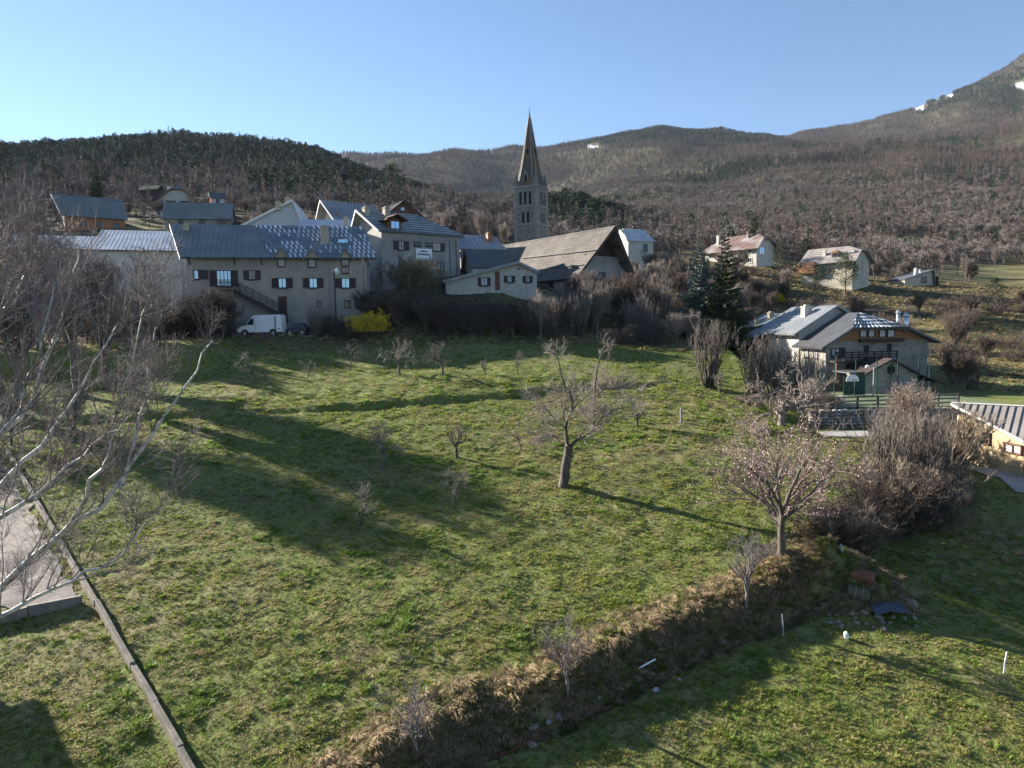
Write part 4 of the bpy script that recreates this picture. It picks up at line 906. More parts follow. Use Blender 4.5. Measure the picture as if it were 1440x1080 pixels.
# 19 yellow building at the right edge
zb = -9.95
W0 = P(1344, 648, 48.2)[:2]; W1 = P(1440, 672, 43.0)[:2]; dw = (W1 - W0); Lw = np.linalg.norm(dw); dw /= Lw; W1 = W1 + dw * 2.6
yb = thing('yellow_building', 'sunlit yellow-ochre building with grey standing-seam roof at the right edge', 'building', (W0[0], W0[1], zb))
vv = np.array([.64, .77]); Pr = P(1352, 557, 50.0); kk = .33
def rz_(x, y): return Pr[2] - kk * ((Pr[:2] - np.array([x, y])) @ vv) - zb
def lp(p, z): return (p[0] - W0[0], p[1] - W0[1], z)
Wb = W1 + np.array([.77, -.64]) * 8; Wc = W0 + np.array([.77, -.64]) * 8
mb = MB(); top = [lp(p, rz_(*p) - .3) for p in (W0, W1, Wb, Wc)]; bot = [lp(p, -1.0) for p in (W0, W1, Wb, Wc)]
mb.hexa(bot, top); mb.build('wall', 'plaster_yellow', yb)
nrm = np.array([kk * vv[0] * -1, kk * vv[1] * -1, 1.0]); nrm /= np.linalg.norm(nrm)
out = np.array([dw[1], -dw[0]]); out = out if out[0] < 0 else -out
A0 = P(1338, 564, 49.3)[:2]; A1 = A0 + (np.array([W1[0], W1[1]]) + out * .55 - A0) ; A0n = A0
Rg = [A0n, A1, A1 + np.array([.77, -.64]) * 9 + vv * 3, A0n + np.array([.77, -.64]) * 14]
mb = MB(); mb.prism([lp(p, rz_(*p)) for p in Rg], -nrm * .2); rf_ = mb.build('roof', 'roof_grey', yb)
mb = MB(); a = np.array(lp(A0n, rz_(*A0n))); b = np.array(lp(A1, rz_(*A1))); o3 = np.array([out[0], out[1], 0]) * .08
mb.prism([a + (0, 0, .02), b + (0, 0, .02), b + (0, 0, -.14), a + (0, 0, -.14)], o3); mb.build('verge_board', 'trim_white', yb)
mb = MB(); a = np.array(lp(Rg[0], rz_(*Rg[0]))); b = np.array(lp(Rg[3], rz_(*Rg[3]))); mb.tube([a + (0, 0, .05), b + (0, 0, .05)], .07, 6); mb.build('ridge_cap', 'trim_white', yb)
sdv = np.array([vv[1], -vv[0]])
pr = [np.array(p) for p in Rg]; kmin = min(p @ sdv for p in pr); kmax = max(p @ sdv for p in pr); q = kmin + .3; nsm = 0
while q < kmax and nsm < 60:
    X = []
    for i in range(4):
        a, b = pr[i] @ sdv, pr[(i + 1) % 4] @ sdv
        if (a - q) * (b - q) < 0: X.append(pr[i] + (pr[(i + 1) % 4] - pr[i]) * (q - a) / (b - a))
    if len(X) == 2 and np.linalg.norm(X[0] - X[1]) > .4:
        mb = MB(); A = np.array(lp(X[0], rz_(*X[0]))); B = np.array(lp(X[1], rz_(*X[1]))); hh = np.array([sdv[0], sdv[1], 0]) * .022
        mb.hexa([A - hh, A + hh, B + hh, B - hh], [A - hh + nrm * .05, A + hh + nrm * .05, B + hh + nrm * .05, B - hh + nrm * .05]); mb.build('roof_seam', 'metal_dark', rf_); nsm += 1
    q += .42
def yface(px, row):
    n3 = np.array([out[0], out[1], 0]); d = _F + (px - 720) / 1000 * _R + (540 - row) / 1000 * _U
    t = (np.array([W0[0], W0[1], 0]) @ n3) / (d @ n3); p = d * t; return np.array([(p[:2] - W0) @ dw, p[2] - zb])
def ybox(mb, x0, x1, z0, z1, d0, d1):
    q = lambda a, d, z: (dw[0] * a + out[0] * d, dw[1] * a + out[1] * d, z)
    mb.hexa([q(x0, d0, z0), q(x1, d0, z0), q(x1, d1, z0), q(x0, d1, z0)], [q(x0, d0, z1), q(x1, d0, z1), q(x1, d1, z1), q(x0, d1, z1)])
for (x0, r0, x1, r1, pm) in ((1384, 608, 1393, 626, 'glass'), (1413, 622, 1438, 640, 'curtain')):
    a = yface(x0, r0); b = yface(x1, r1); mb = MB()
    for q in ((a[0], b[0], a[1] - .07, a[1] + .03), (a[0], b[0], b[1] - .03, b[1] + .07), (a[0], a[0] + .08, b[1], a[1]), (b[0] - .08, b[0], b[1], a[1]), ((a[0] + b[0]) / 2 - .03, (a[0] + b[0]) / 2 + .03, b[1], a[1])): ybox(mb, *q, .005, .12)
    wo = mb.build('window', 'wood_brown', yb); mb = MB(); ybox(mb, a[0] + .03, b[0] - .03, b[1] + .02, a[1] - .02, .005, .05); mb.build('pane', pm, wo)
a = yface(1413, 642); mb = MB(); ybox(mb, a[0], Lw + 2.5, a[1] - 1.25, a[1], .01, .5); mb.build('balcony_parapet', 'plaster_yellow', yb)
mb = MB(); ybox(mb, a[0] + .1, Lw + 1.9, a[1] - 1.9, a[1] - 1.26, .005, .03); mb.build('cellar_opening', 'void', yb)
# ------------------------------------------------------------------ plants
def nrm(v): return v / (np.linalg.norm(v, axis=-1, keepdims=True) + 1e-9)
def grow(st, dr, ln, r0, n, wig, trop, rg, end=.35):
    N = len(st); P_ = np.zeros((N, n, 3)); P_[:, 0] = st; d = nrm(dr); seg = (ln / (n - 1))[:, None]
    for i in range(1, n):
        d = nrm(d + wig * rg.normal(size=(N, 3)) + trop * np.array([0, 0, 1.0])); P_[:, i] = P_[:, i - 1] + d * seg
    R_ = r0[:, None] * np.linspace(1, end, n)[None]
    return P_, R_
def spawn(P_, R_, m, f0, f1, a0, a1, l, lr, rg, up=0.0, rmul=.55):
    """m children on every branch: starts, directions, lengths, radii"""
    N, n, _ = P_.shape; f = rg.uniform(f0, f1, (N, m)); f[:, 0] = f1
    k = np.minimum((f * (n - 1)).astype(int), n - 2); t = f * (n - 1) - k; I = np.arange(N)[:, None]
    st = P_[I, k] * (1 - t[..., None]) + P_[I, k + 1] * t[..., None]; ax = nrm(P_[I, k + 1] - P_[I, k]); rad = (R_[I, k] * (1 - t) + R_[I, k + 1] * t) * rmul
    rv = nrm(np.cross(ax, rg.normal(size=ax.shape))); a = rg.uniform(a0, a1, (N, m, 1))
    d = nrm(ax * np.cos(a) + rv * np.sin(a) + np.array([0, 0, up]))
    L_ = l * rg.uniform(lr, 1, (N, m)) * (1.15 - .6 * f)
    return st.reshape(-1, 3), d.reshape(-1, 3), L_.ravel(), rad.ravel()
def tubes(P_, R_, k):
    N, n, _ = P_.shape; T_ = np.empty_like(P_); T_[:, 1:-1] = P_[:, 2:] - P_[:, :-2]; T_[:, 0] = P_[:, 1] - P_[:, 0]; T_[:, -1] = P_[:, -1] - P_[:, -2]; T_ = nrm(T_)
    ref = np.array([.31, .17, .93]); U = nrm(np.cross(T_, ref)); W = np.cross(T_, U); a = np.arange(k) * 2 * math.pi / k
    V = P_[:, :, None] + R_[:, :, None, None] * (np.cos(a)[None, None, :, None] * U[:, :, None] + np.sin(a)[None, None, :, None] * W[:, :, None])
    idx = np.arange(N * n * k).reshape(N, n, k); A = idx[:, :-1]; B = idx[:, 1:]
    F = np.stack([A, np.roll(A, -1, 2), np.roll(B, -1, 2), B], -1).reshape(-1, 4)
    return V.reshape(-1, 3), F
def leaves(C, D, ln, wd, rg):
    """elongated quads at C along D"""
    D = nrm(D); S = nrm(np.cross(D, rg.normal(size=D.shape))); ln = np.broadcast_to(ln, (len(C),))[:, None]; wd = np.broadcast_to(wd, (len(C),))[:, None]
    V = np.stack([C - S * wd * .35, C + D * ln * .5 - S * wd * .5, C + D * ln, C + D * ln * .5 + S * wd * .5], 1).reshape(-1, 3)
    return V, np.arange(len(V)).reshape(-1, 4)
def join(parts):
    V = []; F = []; b = 0
    for v, f in parts: V.append(v); F.append(f + b); b += len(v)
    return np.concatenate(V), np.concatenate(F)
def hmax(ms): return max(max(v.co.z for v in me.vertices) for me in ms)
def bare_tree(seed, h=6.0, trunk=.35, r=.13, spread=1.0, n1=6, n2=6, n3=6, n4=5, up=.12, wig=.16, tw=.011, lean=(0, 0), mt='bark_grey', mc='twig_grey', buds=None, a1=(.5, .95)):
    rg = np.random.default_rng(seed)
    th = h * trunk; st = np.array([[0, 0, -.25]]); P0_, R0_ = grow(st, np.array([[lean[0], lean[1], 1.0]]), np.array([th + .25]), np.array([r]), 7, wig * .45, .05, rg, .72)
    R0_[:, 0] *= 1.35
    s, d, l, rr = spawn(P0_, R0_, n1, .55, 1.0, a1[0] * spread, a1[1] * spread, (h - th) * .82, .7, rg, up, .68)
    P1_, R1_ = grow(s, d, l, rr, 9, wig, up * .9, rg, .3)
    s, d, l, rr = spawn(P1_, R1_, n2, .2, .97, .45, 1.0, h * .26, .5, rg, up, .62); P2_, R2_ = grow(s, d, l, rr, 6, wig * 1.1, up, rg, .35)
    s, d, l, rr = spawn(P2_, R2_, n3, .15, .98, .4, 1.0, h * .13, .5, rg, up, .6); P3_, R3_ = grow(s, d, l, np.maximum(rr, tw), 4, wig * 1.2, up, rg, .5)
    tr = join([tubes(P0_, R0_, 8), tubes(P1_, R1_, 6)]); cr = [tubes(P2_, R2_, 4), tubes(P3_, R3_, 3)]
    if n4:
        s, d, l, rr = spawn(P3_, R3_, n4, .15, 1.0, .4, 1.0, h * .07, .5, rg, up, .7); P4_, R4_ = grow(s, d, l, np.full(len(rr), tw * .7), 3, wig, up, rg, .5); cr.append(tubes(P4_, R4_, 3))
        L = P4_
    else: L = P3_
    cr = join(cr)
    kz = h / cr[0][:, 2].max(); tr = (tr[0] * kz, tr[1]); cr = (cr[0] * kz, cr[1]); L_ = L * kz if False else None
    o = [mesh_from('trunk', *tr, mt, smooth=True), mesh_from('crown', *cr, mc)]
    if buds:
        L = L * kz
        C = L.reshape(-1, 3); C = np.repeat(C, buds[1], 0) + rg.normal(size=(len(C) * buds[1], 3)) * .03
        o.append(mesh_from('blossom', *leaves(C, rg.normal(size=C.shape), buds[2], buds[2], rg), buds[0]))
    return o
def shrub(seed, h=2.5, w_=1.4, n=26, n2=7, n3=6, up=.10, tw=.010, mc='twig_brown', mt='bark_grey', leafm=None, leafn=0, wig=.14, flare=.75, leafs=.09):
    rg = np.random.default_rng(seed); a = rg.uniform(0, 2 * math.pi, n); rad = rg.uniform(0, .35, n) * w_
    st = np.stack([np.cos(a) * rad, np.sin(a) * rad, np.full(n, -.15)], -1); lean = rg.uniform(.05, flare, n)
    P1_, R1_ = grow(st, np.stack([np.cos(a) * lean, np.sin(a) * lean, np.ones(n)], -1), rg.uniform(.65, 1, n) * h, rg.uniform(.7, 1.2, n) * .012 * h, 7, wig, up * .4, rg, .3)
    s, d, l, rr = spawn(P1_, R1_, n2, .2, 1, .35, .95, h * .36, .45, rg, up, .6); P2_, R2_ = grow(s, d, l, np.maximum(rr, tw), 5, wig, up, rg, .5)
    s, d, l, rr = spawn(P2_, R2_, n3, .1, 1, .4, 1.1, h * .16, .4, rg, up, .7); P3_, R3_ = grow(s, d, l, np.full(len(rr), tw * .75), 3, wig, up, rg, .5)
    o = [mesh_from('stems', *tubes(P1_, R1_, 4), mt), mesh_from('crown', *join([tubes(P2_, R2_, 3), tubes(P3_, R3_, 3)]), mc)]
    if leafm:
        C = P3_[:, 1:].reshape(-1, 3); C = np.repeat(C, leafn, 0) + rg.normal(size=(len(C) * leafn, 3)) * leafs * .7
        if leafm == 'leaf_yellow': C = C[C[:, 2] > h * .25]
        o.append(mesh_from('foliage', *leaves(C, rg.normal(size=C.shape), leafs, leafs * .55, rg), leafm))
    return o
def spruce(seed, h=11.0, w_=2.6, m='leaf_spruce', nw=30, skirt=.05):
    rg = np.random.default_rng(seed); T0, TR = grow(np.array([[0, 0, -.3]]), np.array([[0, 0, 1.0]]), np.array([h + .2]), np.array([h * .016 + .05]), 10, .012, .02, rg, .1)
    C = []; D = []; Ln = []; Wd = []; BP = []; BR = []
    for i in range(nw):
        f = skirt + (1 - skirt) * i / nw; z = f * h; rad = w_ * (1 - f) ** .85 * rg.uniform(.82, 1.1) + .12; nb = int(8 + 9 * (1 - f))
        for b in range(nb):
            a = rg.uniform(0, 2 * math.pi); L = rad * rg.uniform(.6, 1.12); d = np.array([math.cos(a), math.sin(a), .15 - .45 * (1 - f)])
            p0 = np.array([0, 0, z + rg.uniform(-.1, .1)]); pts = []
            for t in np.linspace(0, 1, 4): pts.append(p0 + d * L * t + np.array([0, 0, .22 * L * t * t]))
            BP.append(pts); BR.append([.02] * 4)
            m_ = max(8, int(L * 26))
            for t in rg.uniform(.12, 1.0, m_):
                p = p0 + d * L * t + np.array([0, 0, .22 * L * t * t]); sd = np.array([-math.sin(a), math.cos(a), 0]) * rg.choice([-1, 1]) * rg.uniform(.4, 1)
                C.append(p); D.append(sd + d * rg.uniform(.5, 1.3) + np.array([0, 0, rg.uniform(-.75, .05)])); Ln.append((.24 + .30 * (1 - t)) * (.35 + .27 * L)); Wd.append(.10 + .05 * L)
    C = np.array(C); V = leaves(C, np.array(D), np.array(Ln) * rg.uniform(.7, 1.3, len(C)), np.array(Wd), rg)
    return [mesh_from('trunk', *join([tubes(T0, TR, 6), tubes(np.array(BP), np.array(BR), 3)]), 'bark_grey'), mesh_from('crown', *V, m)]
def pine(seed, h=10.0, w_=2.6, m='leaf_pine', ncl=60, nl=55, low=.25):
    rg = np.random.default_rng(seed); T0, TR = grow(np.array([[0, 0, -.3]]), np.array([[0, 0, 1.0]]), np.array([h * .92]), np.array([h * .02]), 8, .03, .02, rg, .25)
    f = rg.uniform(low, 1, ncl); a = rg.uniform(0, 2 * math.pi, ncl); sh = np.sin(np.clip((f - low) / (1 - low), .0, 1) ** .7 * math.pi) ** .6
    rad = w_ * (sh * .85 + .15) * rg.uniform(.35, 1, ncl); E = np.stack([np.cos(a) * rad, np.sin(a) * rad, f * h], -1); S = E * np.array([0, 0, .88])
    B = np.stack([S, (S + E) / 2 - (0, 0, .1), E], 1); R_ = np.full((ncl, 3), .035)
    cs = rg.uniform(.4, .8, ncl) * w_ * .36; C = np.repeat(E, nl, 0); off = rg.normal(size=C.shape) * np.repeat(cs, nl)[:, None] * np.array([.6, .6, .38]); C = C + off
    D = off + rg.normal(size=C.shape) * .25 + np.array([0, 0, .25]); V = leaves(C, D, rg.uniform(.2, .42, len(C)) * (w_ / 2.6), .1 * (w_ / 2.6), rg)
    return [mesh_from('trunk', *join([tubes(T0, TR, 6), tubes(B, R_, 3)]), 'bark_grey'), mesh_from('crown', *V, m)]
def plant(name, meshes, label, cat, xyz, s=1.0, rz=None, group=None, sz=None):
    rz = RNG.uniform(0, 6.28) if rz is None else rz
    e = thing(name, label, cat, xyz, rz, group); e.scale = (s, s, sz or s)
    for me in meshes: obj(me.name.split('.')[0], me, e)
    return e
FOOT = [(np.array(o.location[:2]), o.rotation_euler.z) for o in []]
HOUSES = []
for o in bpy.data.objects:
    if o.get('category') in ('house', 'barn', 'church', 'tower', 'garage', 'shed', 'building'):
        xs_, ys_ = [], []
        for ch in o.children:
            if ch.name.split('.')[0] in ('wall', 'shaft'):
                for v in ch.data.vertices: xs_.append(v.co.x); ys_.append(v.co.y)
        if xs_: HOUSES.append((o.location.x, o.location.y, o.rotation_euler.z, min(xs_), max(xs_), min(ys_), max(ys_)))
def blocked(x, y, mrg=1.6):
    for (ox, oy, a, x0, x1, y0, y1) in HOUSES:
        dx, dy = x - ox, y - oy; u = dx * math.cos(a) + dy * math.sin(a); v = -dx * math.sin(a) + dy * math.cos(a)
        if x0 - mrg < u < x1 + mrg and y0 - mrg < v < y1 + mrg: return True
    return False
TR = {}
TR['orch'] = [bare_tree(11 + i, 4.2, .26, .10, 1.0, 6, 5, 5, 3, .04, .24, tw=.012, mt='bark_grey', a1=(.6, 1.15)) for i in range(3)]
TR['orch_small'] = [bare_tree(31 + i, 3.0, .28, .055, 1.0, 5, 4, 4, 3, .05, .26, tw=.010, mt='bark_grey', mc='twig_grey', a1=(.55, 1.15)) for i in range(3)]
TR['goblet'] = [bare_tree(51 + i, 3.2, .30, .11, 1.2, 6, 4, 4, 3, .22, .28, tw=.012, a1=(.9, 1.3)) for i in range(2)]
TR['bare'] = [bare_tree(71 + i, 8.0, .25, .13, .8, 9, 8, 6, 4, .22, .13, tw=.018, mc='twig_grey', a1=(.35, .95)) for i in range(4)]
TR['bare_brown'] = [bare_tree(91 + i, 7.0, .18, .11, .9, 10, 8, 6, 4, .18, .14, tw=.020, mc='twig_brown', a1=(.35, .95)) for i in range(3)]
TR['whip'] = [shrub(111 + i, 5.0, 1.6, 34, 5, 4, .22, .016, mc='twig_grey', wig=.07, flare=.45) for i in range(3)]
TR['shrub'] = [shrub(131 + i, 2.6, 2.0, 34, 8, 6, .06, .014, mc='twig_brown', flare=1.1) for i in range(4)]
TR['shrub_tan'] = [shrub(151 + i, 2.6, 2.0, 34, 8, 6, .08, .013, mc='twig_tan', flare=1.0) for i in range(3)]
TR['fir'] = [spruce(171 + i, 10, 2.3, nw=24) for i in range(2)]
TR['pine'] = [pine(181 + i, 10, 2.8) for i in range(3)]
def pick(k, i=None): L = TR[k]; return L[int(RNG.integers(len(L))) if i is None else i % len(L)]

# the big orchard tree: limbs as in the photograph
def main_tree():
    base = G(792, 686); rg = np.random.default_rng(5); Y = base[1]; sc = Y
    def w2(px, row, dy=0): p = P(px, row, Y + dy) - base; return p
    def limb(pts, r):
        q = np.array([w2(*p) for p in pts]); t = np.linspace(0, len(q) - 1, 12); k = np.minimum(t.astype(int), len(q) - 2); f = (t - k)[:, None]
        q = q[k] * (1 - f) + q[k + 1] * f + rg.normal(size=(12, 3)) * .025 * (np.arange(12) > 0)[:, None]; return q, np.array(r[0] + (r[1] - r[0]) * np.linspace(0, 1, 12))
    tk = limb([(791, 690), (795, 665), (798, 640), (801, 625)], (.30, .24)); tk[1][0] *= 1.25
    limbs = [limb([(799, 632), (797, 610), (796, 590), (806, 575), (806, 560), (795, 545), (789, 530), (787, 512), (782, 498)], (.16, .035)),
             limb([(797, 612, .1), (794, 590, .2), (790, 568, .4), (785, 553, .5)], (.10, .03)),
             limb([(800, 634), (806, 622, -.1), (815, 616, -.2), (828, 611, -.3), (835, 600, -.2), (835, 580), (837, 555), (837, 525), (843, 500), (850, 488)], (.15, .04)),
             limb([(834, 602, -.2), (845, 590, -.6), (862, 578, -1.0), (880, 572, -1.2)], (.08, .025)),
             limb([(836, 560), (850, 547, .8), (872, 545, 1.2), (895, 548, 1.5)], (.07, .02)),
             limb([(806, 575), (820, 560, 1), (833, 548, 1.5), (845, 540, 2)], (.07, .02)),
             limb([(797, 605), (780, 590, -.8), (768, 575, -1.2), (757, 560, -1.4)], (.06, .02)),
             limb([(800, 634), (790, 622, -.8), (775, 610, -1.4), (762, 612, -1.7)], (.05, .02)),
             limb([(815, 616, -.2), (825, 600, -1.2), (830, 588, -1.8), (822, 575, -2.2)], (.05, .02))]
    LP = np.array([l[0] for l in limbs]); LR = np.array([l[1] for l in limbs]) * .72
    s, d, l, rr = spawn(LP, LR, 15, .2, .99, .45, 1.1, 1.9, .5, rg, .1, .5); A, AR = grow(s, d, l, rr, 6, .2, .06, rg, .35)
    s, d, l, rr = spawn(A, AR, 7, .15, .98, .4, 1.1, .85, .4, rg, .05, .6); B, BR = grow(s, d, l, np.maximum(rr, .011), 4, .22, .03, rg, .5)
    s, d, l, rr = spawn(B, BR, 6, .1, 1, .4, 1.1, .5, .4, rg, .05, .6); C, CR = grow(s, d, l, np.full(len(rr), .008), 3, .2, .03, rg, .5)
    tr = join([tubes(tk[0][None], tk[1][None], 10), tubes(LP, LR, 7)]); cr = join([tubes(A, AR, 4), tubes(B, BR, 3), tubes(C, CR, 3)])
    e = thing('walnut_tree', 'largest bare fruit tree with thick forked trunk in the middle of the meadow', 'tree', base)
    obj('trunk', mesh_from('trunk', *tr, 'bark_grey', smooth=True), e); obj('crown', mesh_from('crown', *cr, 'twig_grey'), e)
    mb = MB(); mb.tube([w2(800, 645), w2(806, 642, -.1), w2(807, 639, -.1)], [.1, .08, .03], 6); mb.build('branch_stub', 'bark_grey', e)
main_tree()

# orchard trees, one by one: base x, base row, top row, kind, words
ORCH = [
 (492, 521, 482, 'orch_small', 0, 'thin bare fruit sapling, leftmost of the four in the top orchard row'),
 (562, 528, 470, 'orch', 1, 'bushiest pale bare fruit tree of the top orchard row below the forsythia'),
 (623, 528, 478, 'orch', 2, 'upright bare fruit tree below the hedge, second of the larger pair in the top row'),
 (682, 528, 502, 'goblet', 0, 'tiny bare fruit tree in the top row, left of the thin whip'),
 (729, 528, 492, 'orch_small', 2, 'thin bare whip tree at the right end of the top orchard row'),
 (432, 533, 505, 'orch_small', 1, 'faint bare sapling on the sunlit grass left of the top orchard row'),
 (358, 538, 492, 'orch_small', 2, 'slender bare sapling below the parked van on the upper meadow'),
 (537, 661, 588, 'orch', 0, 'bare fruit tree with a clear trunk left of centre on the sunny lower meadow'),
 (643, 644, 592, 'goblet', 1, 'twisted goblet-pruned fruit tree behind the small forked sapling'),
 (733, 633, 588, 'orch_small', 0, 'small V-shaped bare tree just left of the big walnut tree'),
 (638, 716, 655, 'orch_small', 1, 'forked bare sapling in the long shadow in the middle of the meadow'),
 (506, 740, 672, 'orch_small', 2, 'pale stick-thin sapling standing in the dark tree shadow, lowest on the left'),
 (896, 600, 555, 'goblet', 0, 'small flat-topped fruit tree just right of the big walnut tree'),
 (1012, 552, 520, 'goblet', 1, 'low forked pale-stemmed tree at the meadow edge beside the round upright bush'),
]
for px, rb, rt, kd, i, lab in ORCH:
    p = G(px, rb); hh = (rb - rt) / 1000 * p[1]; ms = pick(kd, i); H0 = max(v.co.z for v in ms[1].vertices) if False else {'orch': 4.2, 'orch_small': 3.0, 'goblet': 3.2}[kd]
    plant('fruit_tree', ms, lab, 'tree', p, hh / H0 * .98, rz=i * 1.3 + px * .01, group='bare fruit trees of the meadow orchard')
# three trees on the overgrown bank
FB = [bare_tree(201, 3.7, .25, .055, .9, 6, 6, 5, 4, .14, .16, tw=.007, mt='bark_pale', mc='twig_birch', a1=(.25, .7)), bare_tree(203, 3.9, .25, .06, .9, 6, 6, 5, 4, .14, .16, tw=.007, mt='bark_pale', mc='twig_birch', lean=(-.15, 0), a1=(.25, .75)), bare_tree(206, 3.6, .25, .06, 1.0, 6, 6, 5, 4, .10, .18, tw=.0075, mt='bark_pale', mc='twig_birch', lean=(-.3, 0), a1=(.3, 1.0))]
for (px, rb, rt, ms, lab, H0) in ((1047, 862, 742, FB[0], 'pale twin-stemmed tree on the bank below the blossoming tree', 3.7), (800, 992, 846, FB[1], 'pale two-stemmed tree rooted in dry grass midway along the bank', 3.9), (592, 1078, 948, FB[2], 'leaning silvery tree at the bottom end of the grassy bank', 3.6)):
    p = G(px, rb); plant('bank_tree', ms, lab, 'tree', p, (rb - rt) / 1000 * p[1] / H0, rz=0, group='trees along the overgrown bank')
# blossoming tree
p = G(1095, 792)
plant('blossom_tree', bare_tree(222, 7.0, .2, .14, 1.0, 8, 8, 6, 4, .09, .18, tw=.009, mc='twig_pink', lean=(.3, 0), buds=('blossom', 1, .055), a1=(.5, 1.15)), 'wide fruit tree with pinkish opening blossom at the meadow edge above the rusty drums', 'tree', p, 1.0, rz=0)
# old gnarled tree at the crest and light tree beside the lane
p = G(1098, 600); plant('gnarled_tree', bare_tree(231, 5.0, .25, .16, 1.3, 7, 7, 6, 5, .02, .26, tw=.012, mt='bark_pale', lean=(.35, 0), a1=(.8, 1.3)), 'gnarled spreading bare tree with near-horizontal limbs on the meadow crest left of the lane', 'tree', p, .95, rz=.3)
for (px, rb, hh, sd, lab) in ((1290, 668, 6.0, 241, 'pale pinkish tree with upright twigs in front of the lane and stone wall'), (1345, 690, 5.2, 243, 'pale budding tree leaning in front of the yellow building wall')):
    Y = {1290: 44, 1345: 42}[px]; x = (px - 720) / 1000 * Y; plant('budding_tree', bare_tree(sd, hh, .2, .12, 1.0, 8, 8, 7, 5, .2, .18, tw=.011, mc='twig_tan', buds=('blossom', 1, .035) if px == 1290 else None, a1=(.3, .95)), lab, 'tree', (x, Y, gz(x, Y)), 1.0, rz=px * .1)
# upright bushes right of the crest
for i, (px, Y, s, lab) in enumerate(((998, 64, 1.15, 'round upright fan of bare grey stems at the meadow edge below the spruces'), (1062, 62, 1.0, 'bare whippy bush left of the basketball court, nearest the round fan bush'), (1095, 61, 1.05, 'bare whippy bush in the middle of the thicket beside the court'), (1132, 60, .95, 'bare whippy bush at the right end of the thicket beside the court'))):
    x = (px - 720) / 1000 * Y; plant('whip_bush', pick('whip', i), lab, 'bush', (x, Y, gz(x, Y)), s, group='upright bare bushes between the meadow and the court')
# two spruces
for (px, rt, Y, ms, lab) in ((985, 334, 92, spruce(301, 11.5, 3.3, 'leaf_bluespruce', 30), 'blue-green spruce, left of the two tall spruces'), (1021, 330, 90, spruce(303, 12, 3.4, 'leaf_spruce', 32), 'dark green spruce, right of the two tall spruces')):
    x = (px - 720) / 1000 * Y; z = gz(x, Y); plant('spruce_tree', ms, lab, 'tree', (x, Y, z), (Zr(px, rt, Y) - z) / (11.6 if px < 1000 else 12.1), group='pair of tall spruces')
# forsythia and olive bush
x, y = (522 - 720) / 1000 * 81, 81.0; plant('forsythia_bush', shrub(311, 2.9, 3.0, 46, 7, 6, .1, .012, leafm='leaf_yellow', leafn=4, flare=1.3, leafs=.10), 'bright yellow flowering forsythia bush below the dormer house corner', 'bush', (x, y, gz(x, y)), 1.05)
x, y = (1099 - 720) / 1000 * 128, 128.0; plant('forsythia_bush', shrub(312, 1.6, .8, 20, 5, 5, .2, .012, leafm='leaf_yellow', leafn=5, flare=.5, leafs=.13), 'tiny yellow bush on the green strip left of the sunlit balcony house', 'bush', (x, y, gz(x, y)), 1.2)
x, y = (586 - 720) / 1000 * 93, 93.0; z = gz(x, y); plant('rounded_bush', shrub(321, 3.6, 2.8, 60, 8, 7, .1, .013, mc='twig_brown', leafm='leaf_olive', leafn=2, flare=.75, leafs=.10), 'dome-shaped olive-green bush in front of the grey house windows', 'bush', (x, y, z), (Zr(586, 364, 93) - z) / 3.5)
for (px, rt, Y, s) in ((1187, 356, 134, 'pine tree standing against the sunlit wall of the balcony house'), (1398, 392, 118, 'lone pine on the right edge slope below the pasture'), (1060, 298, 185, 'dark spire-shaped fir behind the rust-roofed house'), (1096, 345, 150, 'dark bushy conifer right of the rust-roofed house'),
                       (512, 248, 200, 'large pine behind the white chalet, left of the brown gable'), (560, 234, 215, 'tall pine behind the brown gabled chalet'), (152, 222, 215, 'dark fir above the chalet with the red gable'), (90, 196, 330, 'tall pine breaking the left hill skyline'), (20, 198, 300, 'pine at the left edge of the hill skyline'), (1150, 372, 128, 'small conifer at the left foot of the balcony house')):
    x = (px - 720) / 1000 * Y; z = gz(x, Y); kd = 'fir' if px in (1060, 152) else 'pine'; hh = max(3.0, Zr(px, rt, Y) - z); plant('conifer', pick(kd), s, 'tree', (x, Y, z), hh / 10, sz=hh / 10)

